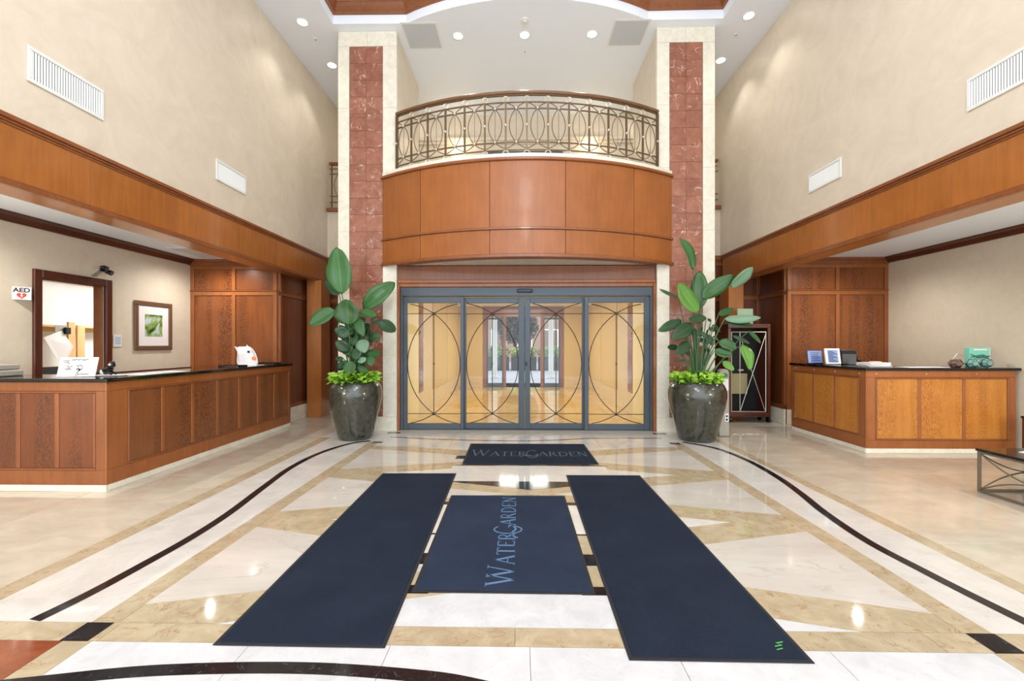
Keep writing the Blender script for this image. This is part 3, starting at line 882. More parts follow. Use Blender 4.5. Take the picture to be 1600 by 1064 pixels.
def leaf_panel(x0, x1, y, st0, st1):
    lf = MB()
    zt = 2.485
    lf.box(x0, x0 + st0, y, y + .05, .012, zt).box(x1 - st1, x1, y, y + .05, .012, zt)
    lf.box(x0 + st0, x1 - st1, y, y + .05, .012, GZ0).box(x0 + st0, x1 - st1, y, y + .05, GZ1, zt)
    o = lf.build('door_leaf', 'door_metal', door, .004)
    g0, g1 = x0 + st0, x1 - st1
    bx('pane', 'glass', o, g0, g1, y + .021, y + .029, GZ0, GZ1)
    xc = (g0 + g1) / 2; hw = (g1 - g0) / 2 - .005
    zt_, zb_ = 2.175, .30
    zc = (zt_ + zb_) / 2; hz = (zt_ - zb_) / 2
    Rr = (hw * hw + hz * hz) / (2 * hw)
    zm = GZ1 - zc - .006
    t_ = math.asin(min(.999, zm / Rr))
    for s in (-1, 1):
        pts = []
        for k in range(33):
            t = -t_ + 2 * t_ * k / 32
            xx = s * (hw - Rr + Rr * cos(t))
            if abs(xx) <= hw: pts.append((xc + xx, y + .016, zc + Rr * sin(t)))
        MB().tube(pts, .0085, 6).build('tracery_arc', 'lead', o)
    for z in (zt_, zb_): MB().tube([(g0, y + .016, z), (g1, y + .016, z)], .007, 6).build('tracery_bar', 'lead', o)
    MB().tube([(xc, y + .016, zb_), (xc, y + .016, zt_)], .008, 6).build('tracery_bar', 'lead', o)
    for z, rr in ((zt_, .03), (zb_, .03), (zc, .018)): MB().ball((xc, y + .012, z), rr, 8, sy=.5).build('rosette', 'lead', o)
    return o
leaf_panel(-2.30, -1.165, DYP + .02, .07, .065)
l2 = leaf_panel(-1.17, -.03, DYP + .085, .04, .115)
l3 = leaf_panel(-.025, 1.085, DYP + .085, .10, .04)
leaf_panel(1.08, 2.285, DYP + .02, .08, .10)
bx('lock', 'black_plastic', l3, -.012, .02, DYP + .07, DYP + .085, 1.2, 1.27, bevel=.004)

# ------------------------------------------------------------------ vestibule
VW = 2.42
S('ceiling_vestibule', 'white_paint', -2.8, 2.8, 8.3, 16.2, 3.0, 3.1)
for sd, s in (('left', -1), ('right', 1)):
    xa = s * VW
    S('wall_vestibule_' + sd, 'stone_gold', xa, xa + s * .3, 9.7, 16.0, 0, 3.0)
    S('wall_vestibule_' + sd + '_near', 'plaster_yellow', s * 2.40, s * 2.70, 8.3, 9.7, 0, 3.0)
    r = empty('trim_13' if s < 0 else 'trim_14', (xa, 10, 0), kind='structure')
    k = 0
    for z0 in [.5 + .4 * i for i in range(6)]:
        bx('tile', 'red_marble', r, xa - s * .03, xa, 9.72, 10.12, z0 + .002, z0 + .398, bevel=.002)
    for y0, y1 in ((11.3, 13.4), (13.5, 15.8)):
        bx('panel', 'wood_gold', r, xa - s * .03, xa, y0, y1, .42, 2.86, bevel=.006)
S('wall_vestibule_end_left', 'wood_gold', -2.42, -1.5, 16.0, 16.2, .42, 3.0)
S('wall_vestibule_end_right', 'wood_gold', 1.5, 2.42, 16.0, 16.2, .42, 3.0)
S('baseboard_left', 'stone_gold', -2.42, -1.5, 15.97, 16.2, 0, .42)
S('baseboard_right', 'stone_gold', 1.5, 2.42, 15.97, 16.2, 0, .42)
d2 = empty('door_2', (0, 16.0, 0), 'brown framed outer glass doors at the far end of the vestibule', None, None, 'structure')
bx('head_rail', 'wood_red', d2, -1.5, 1.5, 15.98, 16.14, 2.62, 3.0, bevel=.006)
for x0, x1 in ((-1.5, -1.36), (-.74, -.64), (.64, .74), (1.36, 1.5)):
    bx('jamb', 'wood_red', d2, x0, x1, 15.98, 16.14, 0, 2.62, bevel=.006)
for x0, x1 in ((-1.36, -.74), (.74, 1.36)):
    o = MB().box(x0, x0 + .05, 16.03, 16.08, .012, 2.6).box(x1 - .05, x1, 16.03, 16.08, .012, 2.6).box(x0 + .05, x1 - .05, 16.03, 16.08, .012, .12).box(x0 + .05, x1 - .05, 16.03, 16.08, 2.52, 2.6).build('door_leaf', 'door_metal', d2, .004)
    bx('pane', 'glass', o, x0 + .05, x1 - .05, 16.05, 16.056, .12, 2.52)

# outside: pavement, portico columns, planters with hedge, a tree, a building
o = S('ground_outside', 'street', -25, 25, 18, 45, -.2, -.02)
S('pavement_outside', 'street', -25, 25, 16.2, 18, -.12, -.012)
for x, lb in ((-1.32, 'white portico column outside, left of the outer doors'), (1.34, 'white portico column outside, right of the outer doors')):
    r = empty('portico_column', (x, 20.5, 0), lb, 'column')
    MB().lathe([(.15, .06), (.14, .12), (.12, .16), (.115, 2.2), (.105, 3.9)], 20, (x, 20.5, 0)).build('shaft', 'portico_grey', r)
    bx('plinth', 'portico_grey', r, x - .17, x + .17, 20.33, 20.67, -.02, .06)
def leaves(mb, n, cx, cy, cz, rx, ry, rz, sz):
    for _ in range(n):
        while True:
            p = Vector((random.uniform(-1, 1), random.uniform(-1, 1), random.uniform(-1, 1)))
            if p.length < 1: break
        q = Vector((cx + p.x * rx, cy + p.y * ry, cz + p.z * rz))
        d = Vector((random.gauss(0, 1), random.gauss(0, 1), random.gauss(0, 1))).normalized()
        u = d.orthogonal().normalized() * sz; v_ = d.cross(u).normalized() * sz * .55
        mb.add([q - u, q + v_, q + u, q - v_], [(0, 1, 2, 3)])
for x, lb in ((-1.6, 'dark planter with a green hedge across the street, leftmost of three'), (0.1, 'dark planter with a green hedge across the street, middle of three'), (1.8, 'dark planter with a green hedge across the street, rightmost of three')):
    r = empty('hedge_planter', (x, 27, 0), lb, 'planter')
    bx('planter_box', 'planter_dark', r, x - .78, x + .78, 26.6, 27.4, -.02, .82, bevel=.02)
    mb = MB(); leaves(mb, 700, x, 27, 1.12, .85, .5, .42, .09)
    mb.build('foliage', 'hedge_leaf', r, kind='stuff')
r = empty('street_tree', (-.5, 29.5, 0), 'dark leaved tree beyond the planters outside', 'tree')
MB().tube([(-.5, 29.5, -.02), (-.45, 29.5, 1.2), (-.55, 29.5, 2.4), (-.5, 29.5, 3.2)], [.13, .1, .09, .05], 8).build('trunk', 'bark', r)
mb = MB(); leaves(mb, 3400, -.35, 29.5, 2.9, 1.5, .9, 1.35, .11)
mb.build('crown', 'tree_leaf', r, kind='stuff')
r = empty('far_building', (0, 40, 0), 'pinkish building across the street seen through the doors', 'building')
bx('wall', 'facade', r, -14, 14, 40, 41, -.02, 9)
for k in range(5):
    f = bx('window', 'white_gloss', r, -5.2 + k * 2.4, -3.8 + k * 2.4, 39.9, 40.0, .8, 3.0, bevel=.02)
    bx('pane', 'lens_dark', f, -5.1 + k * 2.4, -3.9 + k * 2.4, 39.88, 39.9, .9, 2.9)

# ------------------------------------------------------------------ left counter (L shaped)
CT = 1.19
lc = empty('reception_counter', (-5.0, 6.4, 0), 'long wooden reception counter with black granite top on the left side', 'counter')
CX0, CY0, CY1 = -4.60, 4.60, 8.36
bx('carcass', 'wood_frame', lc, CX0 - .55, CX0 - .02, CY0 + .02, CY1, .07, CT)
bx('carcass', 'wood_frame', lc, -6.5, CX0 - .55, CY0 + .02, CY0 + .55, .07, CT)
bx('plinth', 'cream_stone', lc, CX0 - .5, CX0 - .004, CY0 + .03, CY1, 0, .07, bevel=.004)
bx('plinth', 'cream_stone', lc, -6.5, CX0 - .5, CY0 + .004, CY0 + .5, 0, .07, bevel=.004)
bx('plinth', 'cream_stone', lc, CX0 - .5, CX0 - .004, CY0 + .004, CY0 + .03, 0, .07)
def face(r, axis, plane, out, a0, a1, n, pan, frm, z0, z1, post0, post1, stile=.05, rail_t=.10, rail_b=.16):
    def b(nm, m, u0, u1, d0, d1, w0, w1, bev=.004):
        p0, p1 = plane + out * d0, plane + out * d1
        args = (u0, u1, p0, p1, w0, w1) if axis == 'x' else (p0, p1, u0, u1, w0, w1)
        return MB().box(*args).build(nm, m, r, bev)
    b('top_rail', frm, a0, a1, -.02, 0, z1 - rail_t, z1)
    b('bottom_rail', frm, a0, a1, -.02, 0, z0, z0 + rail_b)
    b('post', frm, a0, a0 + post0, -.02, 0, z0 + rail_b, z1 - rail_t)
    b('post', frm, a1 - post1, a1, -.02, 0, z0 + rail_b, z1 - rail_t)
    u0, u1 = a0 + post0, a1 - post1
    wd = (u1 - u0) / n
    e = .022
    for x0, x1, w0, w1 in ((u0, u1, z0 + rail_b, z0 + rail_b + e), (u0, u1, z1 - rail_t - e, z1 - rail_t), (u0, u0 + e, z0 + rail_b + e, z1 - rail_t - e), (u1 - e, u1, z0 + rail_b + e, z1 - rail_t - e)):
        b('bead', 'wood_red', x0, x1, -.018, .008, w0, w1, .006)
    for k in range(n):
        x0 = u0 + k * wd + (e if k == 0 else stile / 2); x1 = u0 + (k + 1) * wd - (e if k == n - 1 else stile / 2)
        b('panel', pan, x0, x1, -.02, -.008, z0 + rail_b + e, z1 - rail_t - e, .003)
        if k: b('stile', frm, u0 + k * wd - stile / 2, u0 + k * wd + stile / 2, -.02, -.001, z0 + rail_b + e, z1 - rail_t - e)
face(lc, 'y', CX0, 1, CY0, CY1, 7, 'wood_veneer_counter', 'wood_frame', .07, CT, .26, .06)
face(lc, 'x', CY0, -1, -6.5, CX0 - .0205, 4, 'wood_veneer_red', 'wood_red', .07, CT, .05, .10)
mb = MB().prism([(-6.55, CY0 - .03), (CX0 + .03, CY0 - .03), (CX0 + .03, CY1 + .02), (CX0 - .62, CY1 + .02), (CX0 - .62, CY0 + .62), (-6.55, CY0 + .62)], CT, CT + .04)
mb.build('worktop', 'granite', lc, .006)

# right counter
rc = empty('concierge_desk', (6.0, 7.0, 0), 'wooden desk with honey coloured panels and black top on the right side', 'desk')
RX0, RY0, RY1, RX1 = 4.97, 6.45, 8.2, 7.13
RTZ = 1.215
bx('carcass', 'wood_frame', rc, RX0 + .02, RX0 + .55, RY0 + .02, RY1, .07, RTZ)
bx('carcass', 'wood_frame', rc, RX0 + .55, RX1, RY0 + .02, RY0 + .55, .07, RTZ)
bx('plinth', 'cream_stone', rc, RX0 + .004, RX0 + .5, RY0 + .03, RY1, 0, .07, bevel=.004)
bx('plinth', 'cream_stone', rc, RX0 + .004, RX1 - .01, RY0 + .004, RY0 + .03, 0, .07, bevel=.004)
face(rc, 'y', RX0, -1, RY0, RY1, 3, 'wood_honey', 'wood_frame', .07, RTZ, .13, .10)
face(rc, 'x', RY0, -1, RX0 + .0205, RX1, 3, 'wood_honey', 'wood_frame', .07, RTZ, .12, .10, rail_b=.12)
mb = MB().prism([(RX0 - .03, RY0 - .03), (7.18, RY0 - .03), (7.18, RY0 + .62), (RX0 + .62, RY0 + .62), (RX0 + .62, RY1 + .02), (RX0 - .03, RY1 + .02)], RTZ, RTZ + .04)
mb.build('worktop', 'granite', rc, .006)
for k in range(4):
    y = RY0 + .12 + k * .5
    MB().ball((RX0 - .001, y, 1.165), .011, 8).build('stud', 'pewter', rc)
for k in range(3): MB().ball((RX0 + .15 + k * .72, RY0 - .001, 1.165), .010, 8).build('stud', 'pewter', rc)

# ------------------------------------------------------------------ left alcove: door, office, picture, signs
d3 = empty('door_3', (AL, (DY0 + DY1) / 2, 0), 'dark wood framed open doorway to a white back office', None, None, 'structure')
for y0, y1, z0, z1 in ((DY0 - .10, DY0, 0, DZ + .11), (DY1, DY1 + .10, 0, DZ + .11), (DY0, DY1, DZ, DZ + .11)):
    MB().box(AL - .02, AL + .035, y0, y1, z0, z1).build('casing', 'wood_dark', d3, .006)
for y0, y1, z0, z1 in ((DY0, DY0 + .02, 0, DZ), (DY1 - .02, DY1, 0, DZ), (DY0 + .02, DY1 - .02, DZ - .02, DZ)):
    MB().box(AL - .16, AL - .02, y0, y1, z0, z1).build('lining', 'wood_red', d3, .003)
# office shell
OX = -9.3
S('wall_office_back', 'white_gloss', OX - .1, OX, 4.5, 11.0, 0, 3.0)
S('wall_office_near', 'white_gloss', OX, AL - .14, 4.4, 4.5, 0, 3.0)
S('wall_office_far', 'white_gloss', OX, AL - .14, 10.9, 11.0, 0, 3.0)
S('ceiling_office', 'white_paint', OX, AL - .14, 4.5, 11.0, 3.0, 3.1)
# shelf, boards, paper on the office back wall
r = empty('wall_shelf', (OX, 9.0, 2.0), 'pale wooden shelf on the back office wall seen through the doorway', 'shelf')
def onX(px, py, X):
    c_, s_ = cos(PSI), sin(PSI); c = (px - 800) / FPX; v = (py - 538) / FPX
    d = (c * c_ - s_, c * s_ + c_, -v); t = (X - CAMX) / d[0]
    return d[1] * t, CAMZ + d[2] * t
ys, zs = onX(64, 509, OX + .1)
ye, _ = onX(150, 509, OX + .1)
bx('shelf_board', 'pine', r, OX, OX + .30, ys - .6, ye + .5, zs - .02, zs + .02, bevel=.003)
bx('cleat', 'pine', r, OX, OX + .03, ys - .6, ye + .5, zs - .10, zs - .02, bevel=.003)
for px0, px1, lb in ((107, 118, 'pale pine board standing under the office shelf, the left of two'), (121, 133, 'pale pine board standing under the office shelf, the right of two')):
    y0, _ = onX(px0, 540, OX + .4); y1, _ = onX(px1, 540, OX + .4)
    zt = onX(px0, 503 if px0 < 110 else 508, OX + .4)[1]
    o = MB().box(OX + .36, OX + .40, y0, y1, 0.0, zt).build('pine_board', 'pine', None, .004, loc=(OX + .38, (y0 + y1) / 2, 0)); tag(o, lb, 'board', 'pine boards in the back office')
ya, za = onX(100, 518, OX + .45)
mb = MB().add([(OX + .42, ya - .33, za - .12), (OX + .42, ya - .02, za + .02), (OX + .46, ya + .16, za - .28), (OX + .44, ya - .02, za - .72),
               (OX + .425, ya - .33, za - .12), (OX + .425, ya - .02, za + .02), (OX + .465, ya + .16, za - .28), (OX + .445, ya - .02, za - .72)],
              [(0, 1, 2, 3), (7, 6, 5, 4), (0, 4, 5, 1), (1, 5, 6, 2), (2, 6, 7, 3), (3, 7, 4, 0)])
o = mb.build('paper_sheet', 'paper', None, loc=(OX + .44, ya, za - .7)); tag(o, 'white paper sheet hanging from a clip beside the pine boards', 'paper')
r = empty('wall_clip', (OX + .42, ya + .03, za), 'small dark clip holding the hanging white sheet', 'clip')
bx('clip_body', 'black_plastic', r, OX + .41, OX + .47, ya + .02, ya + .12, za - .05, za + .08, bevel=.01)
bx('clip_plate', 'grey_plastic', r, OX + .40, OX + .41, ya - .12, ya + .10, za - .04, za + .12)
# office chair top
cy_, cz_ = onX(82, 581, -7.3)
r = empty('office_chair', (-7.3, cy_, 0), 'dark mesh office chair behind the left counter', 'chair', rz=0)
hw = .17
prof = [(-hw, -.12), (-hw, .06), (-hw + .04, .10), (hw - .04, .10), (hw, .06), (hw, -.30), (-hw, -.30)]
mb = MB().prism([(p[0], p[1]) for p in prof], 0, .03); mb.v = [(-7.3 + q[2], cy_ + q[0] * 1.3, cz_ - .02 + q[1]) for q in mb.v]
mb.build('backrest', 'chair_mesh', r, .006)
bx('seat', 'chair_mesh', r, -7.28, -6.85, cy_ - .23, cy_ + .23, .45, .52, bevel=.02)
MB().tube([(-7.25, cy_, cz_ - .28), (-7.2, cy_, .6), (-7.1, cy_, .5)], .02, 8).build('back_stem', 'black_plastic', r)
MB().tube([(-7.06, cy_, .46), (-7.06, cy_, .08)], .03, 10).build('column', 'black_plastic', r)
for k in range(5):
    a = 2 * pi * k / 5
    MB().tube([(-7.06, cy_, .10), (-7.06 + .26 * cos(a), cy_ + .26 * sin(a), .06)], .02, 6).build('leg', 'black_plastic', r)
    MB().ball((-7.06 + .26 * cos(a), cy_ + .26 * sin(a), .03), .03, 8).build('caster', 'black_plastic', r)

# picture
py0, py1, pz0, pz1 = 7.12, 7.90, 1.50, 2.345
r = empty('framed_picture', (AL, 7.5, pz0), 'square framed abstract green picture with a pale mat', 'picture')
f = .075
mb = MB()
for a in ((py0, py1, pz0, pz0 + f), (py0, py1, pz1 - f, pz1), (py0, py0 + f, pz0 + f, pz1 - f), (py1 - f, py1, pz0 + f, pz1 - f)): mb.box(AL, AL + .035, *a)
mb.build('frame', 'picture_frame', r, .008)
bx('mat_board', 'paper', r, AL, AL + .014, py0 + f, py1 - f, pz0 + f, pz1 - f)
bx('artwork', 'painting', r, AL + .014, AL + .017, 7.33, 7.69, 1.74, 2.12)
# AED sign: a tent of two plates sticking out of the wall
ay, az0, az1 = 5.50, 2.175, 2.34
r = empty('first_aid_sign', (AL, ay, az0), 'white projecting AED wall sign with a red heart', 'sign')
mb = MB().prism([(AL, ay - .11), (AL + .13, ay), (AL, ay + .11)], az0, az1)
mb.build('sign_body', 'white_gloss', r, .003)
def text(name, s, m, parent, size, mtx, bold=0, ext=.001):
    c = bpy.data.curves.new(name, 'FONT'); c.body = s; c.size = size; c.extrude = ext; c.offset = bold
    c.align_x = 'CENTER'
    tmp = bpy.data.objects.new('text_source', c)
    me = bpy.data.meshes.new_from_object(tmp); bpy.data.objects.remove(tmp)
    me.materials.clear(); me.materials.append(M[m])
    o = bpy.data.objects.new(name, me); COL.objects.link(o); o.parent = parent
    off = Vector(ROOT[parent.name]); o.matrix_local = Matrix.Translation(-off) @ mtx
    ROOT[o.name] = tuple(off)
    return o
def frame3(o, ex, ez):
    ex = Vector(ex).normalized(); ez = Vector(ez).normalized(); ey = ez.cross(ex)
    mtx = Matrix((ex, ey, ez)).transposed().to_4x4(); mtx.translation = Vector(o); return mtx
# plate facing the camera: from (AL+.16, ay) to (AL, ay-.15)
ex = Vector((.13, .11, 0)).normalized(); en = Vector((.11, -.13, 0)).normalized()
def heart(mtx, sc):
    pts = [(16 * sin(t) ** 3, 13 * cos(t) - 5 * cos(2 * t) - 2 * cos(3 * t) - cos(4 * t)) for t in [2 * pi * k / 36 for k in range(36)]]
    mb = MB().prism([(x * sc, y * sc) for x, y in pts], 0, .002); mb.v = [tuple(mtx @ Vector(q)) for q in mb.v]; return mb
ctr = Vector((AL + .065, ay - .055, 0))
text('lettering', 'AED', 'ink', r, .078, frame3(ctr + en * .002 + Vector((0, 0, az0 + .098)), ex, en), .003)
heart(frame3(ctr + en * .002 + Vector((0, 0, az0 + .052)), ex, en), .0028).build('heart', 'red_ink', r)
mb = MB().prism([(.004, .03), (-.012, -.002), (-.001, -.002), (-.006, -.03), (.013, .006), (.002, .006)], 0.002, .0035); mtx = frame3(ctr + en * .002 + Vector((0, 0, az0 + .052)), ex, en)
mb.v = [tuple(mtx @ Vector(q)) for q in mb.v]; mb.build('bolt_mark', 'paper', r)
# small notice plate
r = empty('notice_plate', (AL, 6.85, 1.62), 'small pale notice plate between the doorway and the picture', 'sign')
y0, z1_ = onX(176, 523, AL); y1, z0_ = onX(190, 542, AL)
bx('plate', 'pale_metal', r, AL, AL + .012, y0, y1, z0_, z1_, bevel=.003)
for k in range(4):
    bx('text_line', 'screen_blue', r, AL + .012, AL + .0135, y0 + .03, y1 - .03, z1_ - .055 - k * .03, z1_ - .045 - k * .03)
# twin lamp head over the door
r = empty('emergency_light', (AL, 6.45, DZ + .15), 'black twin-head lamp on a grey bracket above the doorway', 'lamp')
ex0, ez0 = onX(146, 428, AL)
mb = MB().prism([(0, 0), (.12, .09), (.12, .13), (0, .08)], ex0 - .045, ex0 + .045); mb.v = [(AL + q[0], q[2], ez0 - .04 + q[1]) for q in mb.v]
mb.build('bracket', 'grey_plastic', r, .004)
for dy, dz in ((-.01, .10), (.07, .045)):
    MB().tube([(AL + .11, ex0 + dy, ez0 + dz), (AL + .14, ex0 + dy + .03, ez0 + dz), (AL + .18, ex0 + dy + .04, ez0 + dz - .02)], [.022, .036, .040], 12).build('lamp_head', 'black_plastic', r)
    MB().tube([(AL + .18, ex0 + dy + .04, ez0 + dz - .02), (AL + .184, ex0 + dy + .041, ez0 + dz - .022)], [.034, .034], 12).build('lamp_lens', 'chair_mesh', r)
bx('mount_plate', 'black_plastic', r, AL + .09, AL + .13, ex0 - .02, ex0 + .09, ez0 + .04, ez0 + .08, bevel=.006)

# things on the left counter
TL = CT + .04
p = onX(122, 588, -4.95)
def lean_card(name, X, y, w_, h_, th, tilt, turn, z, lb, cat):
    r = local(empty(name, (X, y, z), lb, cat, rz=turn))
    T = Matrix.Rotation(-tilt, 4, 'X')
    return r, T
r, T = lean_card('handwritten_sign', -5.13, 4.78, .42, .24, .02, radians(14), radians(8), TL + .005, 'white hand written sign card standing on the left counter', 'sign')
MB().box(-.195, .195, 0, .014, 0, .225).xf(T).build('card', 'paper', r, .003)
MB().prism([(0, .03), (.10, .03), (.0, .16)], -.03, .03).xf(Matrix(((0, 0, 1, 0), (1, 0, 0, .016), (0, 1, 0, 0), (0, 0, 0, 1)))).xf(T).build('stand', 'grey_plastic', r)
def scribble(pts, wd=.0038):
    P_ = [(x, -.0015, z) for x, z in pts]
    return MB().tube(P_, wd, 4)
rnd = random.Random(3)
TXT_W = .0035
def squig(x0, x1, z, amp, n):
    return [(x0 + (x1 - x0) * k / n, z + rnd.uniform(-amp, amp)) for k in range(n + 1)]
for args in ((-.16, -.09, .183, .004, 3), (-.07, .02, .195, .008, 14), (.03, .10, .195, .008, 12), (-.14, -.08, .16, .012, 7), (-.11, -.05, .115, .012, 10), (-.02, .05, .12, .014, 10), (-.12, -.06, .088, .012, 9), (.0, .06, .085, .02, 9), (.02, .13, .030, .003, 4)):
    scribble(squig(*args)).xf(T).build('handwriting', 'ink', r)
scribble([(-.01, .08), (.01, .095), (.03, .085), (.02, .06), (0, .055), (.02, .03), (-.005, .012)], .005).xf(T).build('ink_drawing', 'ink', r)
# little lying toy beside the card
r = local(empty('toy_animal', (-4.99, 5.00, TL + .013), 'small black and white toy animal lying beside the written card', 'toy', rz=radians(-10)))
mb = MB().tube([(-.10, 0, .035), (-.05, 0, .045), (0, 0, .045), (.04, 0, .05), (.07, 0, .075)], [.018, .042, .045, .042, .026], 12)
mb.build('body', 'black_plastic', r)
MB().ball((.085, -.005, .115), .038, 12, sx=.95, sz=1.0).build('head', 'black_plastic', r)
MB().ball((.10, -.036, .118), .014, 8).build('muzzle', 'pink', r)
for s in (-1, 1): MB().ball((.085 + s * .024, 0, .148), .012, 8).build('ear', 'black_plastic', r)
MB().ball((-.02, -.032, .034), .03, 10, sy=.6).build('belly_patch', 'paper', r)
for s in (-1, 1): MB().tube([(.05, -.02 * s, .03), (.11, -.028 * s, .012)], .014, 8).build('leg', 'black_plastic', r)
MB().tube([(-.05, -.025, .02), (-.09, -.05, .012)], .014, 8).build('leg', 'black_plastic', r)
# tray and papers
o = MB().lathe([(.02, .004), (.15, .005), (.165, .012), (.165, .009), (.15, 0), (.02, 0)], 32).xf(Matrix.Diagonal((1.25, .8, .8, 1))).build('white_tray', 'white_gloss'); o.location = (-4.96, 4.99, TL); tag(o, 'shallow white oval tray at the near corner of the left counter', 'tray')
for k, (x, y, rz, lb) in enumerate(((-4.83, 5.30, .15, 'white paper sheet on the left counter just behind the tray'), (-4.85, 5.72, -.2, 'white paper sheet lying farther along the left counter'))):
    o = MB().box(-.14, .14, -.17, .17, 0, .003).build('paper_sheet', 'paper'); o.location = (x, y, TL); o.rotation_euler = (0, 0, rz); tag(o, lb, 'paper')
# white bag at the far end
bxp = onX(387, 571, -4.95)
r = local(empty('paper_bag', (-4.95, bxp[0], TL + .004), 'crumpled white bag with a dark and an orange mark at the counter\'s far end', 'bag', rz=radians(12)))
rows_ = [(0, .15, .09), (.05, .165, .10), (.12, .16, .095), (.20, .145, .085), (.27, .125, .06), (.32, .095, .035)]
mb = MB(); n = 20; vs = []
rb = random.Random(5)
for z, a, b in rows_:
    for j in range(n):
        t = 2 * pi * j / n; k_ = 1 + rb.uniform(-.07, .07)
        vs.append((a * k_ * cos(t) * 1.0 - .05 * (z / .3) ** 2, b * k_ * sin(t), z + (rb.uniform(-.01, .01) if z else 0)))
fs = [(i * n + j, i * n + (j + 1) % n, (i + 1) * n + (j + 1) % n, (i + 1) * n + j) for i in range(len(rows_) - 1) for j in range(n)]
fs += [tuple(range(n))[::-1], tuple(range((len(rows_) - 1) * n, len(rows_) * n))]
mb.add(vs, fs).build('bag_body', 'paper', r)
MB().add([(-.165, -.02, .24), (-.08, -.05, .27), (-.08, .03, .27), (-.215, 0, .335)], [(0, 1, 3), (1, 2, 3), (2, 0, 3), (0, 2, 1)]).build('bag_corner', 'paper', r)
MB().add([(.0, -.03, .30), (.06, -.03, .29), (.03, .03, .29), (-.02, 0, .365)], [(0, 1, 3), (1, 2, 3), (2, 0, 3), (0, 2, 1)]).build('bag_corner', 'paper', r)
MB().ball((.045, -.085, .235), .022, 8, sy=.3).build('dark_mark', 'ink', r)
MB().ball((.125, -.068, .12), .036, 10, sy=.3).build('orange_mark', 'orange', r)
o = MB().box(-.2, .2, -.13, .13, 0, .004).build('paper_sheet', 'paper'); o.location = (-4.92, bxp[0], TL); tag(o, 'white sheet under the crumpled white bag', 'paper')
for dx, dy, lb in ((-.12, -.42, 'thin black tray on the counter just before the white bag'), (-.02, .62, 'thin black tray on the counter behind the white bag')):
    r = local(empty('letter_tray', (-4.93, bxp[0] + dy, TL), lb, 'tray'))
    MB().box(-.17, .17, -.12, .12, 0, .006).build('tray_base', 'black_matte', r)
    MB().box(-.17, .17, .114, .12, .006, .022).box(-.17, -.164, -.12, .114, .006, .022).box(.164, .17, -.12, .114, .006, .022).build('tray_rim', 'black_matte', r)
# grey machine at the far left
o_r = empty('desk_printer', (-5.95, 5.3, 0), 'grey desk machine at the left edge behind the counter', 'printer')
q0 = onX(0, 580, -5.8)
bx('printer_body', 'grey_plastic', o_r, -6.35, -5.78, 4.75, 5.02, 1.232, 1.30, bevel=.01)
bx('printer_lid', 'grey_plastic', o_r, -6.35, -5.80, 4.76, 5.0, 1.305, 1.37, bevel=.012)
bx('paper_slot', 'black_plastic', o_r, -6.3, -5.9, 4.745, 4.755, 1.25, 1.275)
o_r.location = (-6.17, 4.9, 1.23)
for ch in o_r.children: ch.location = (0, .4, -1.23)

# ------------------------------------------------------------------ things on the right desk
TR = RTZ + .04
r = local(empty('tablet_stand', (5.12, 7.75, TR), 'dark tablet with a blue screen at the left end of the right desk', 'tablet', rz=radians(-12)))
T = Matrix.Rotation(radians(-14), 4, 'X')
MB().box(-.125, .125, 0, .014, .0, .25).xf(T).build('case', 'navy_plastic', r, .006)
MB().box(-.11, .11, -.002, 0, .02, .235).xf(T).build('screen', 'screen_blue', r)
for k in range(5): MB().box(-.07, .07 - .02 * (k % 2), -.003, -.002, .05 + k * .035, .06 + k * .035).xf(T).build('screen_line', 'navy_plastic', r)
MB().box(-.10, .10, .02, .12, 0, .012).build('foot', 'navy_plastic', r)
r = local(empty('sign_holder', (5.22, 7.45, TR + .008), 'white framed notice with dark print beside the blue tablet', 'sign', rz=radians(-12)))
MB().box(-.115, .115, 0, .03, 0, .275).xf(T).build('holder', 'white_gloss', r, .006)
MB().box(-.075, .075, -.002, 0, .03, .245).xf(T).build('notice', 'screen_blue', r)
for k in range(9):
    MB().box(-.065, .065 - .03 * (k % 3), -.0035, -.002, .04 + k * .022, .052 + k * .022).xf(T).build('text_line', 'navy_plastic', r)
r = local(empty('desk_phone', (5.5, 7.55, TR), 'black desk telephone with handset on the right desk', 'telephone', rz=radians(-15)))
MB().prism([(-.12, 0), (.12, 0), (.12, .09), (-.02, .25), (-.08, .25), (-.12, .18)], -.11, .11).xf(Matrix(((0, 0, 1, 0), (1, 0, 0, 0), (0, 1, 0, 0), (0, 0, 0, 1)))).build('phone_body', 'black_plastic', r, .008)
MB().tube([(.14, -.11, .06), (.15, -.05, .11), (.15, .05, .13), (.14, .10, .10)], [.03, .018, .018, .03], 10).build('handset', 'black_plastic', r)
MB().box(.0, .09, -.075, -.06, .10, .14).build('phone_display', 'pewter', r)
for k in range(4): MB().tube([(.12, -.12 + .004 * k, .02 + .012 * k), (.17, -.10, .03 + .012 * k)], .004, 6).build('cord_coil', 'black_plastic', r)
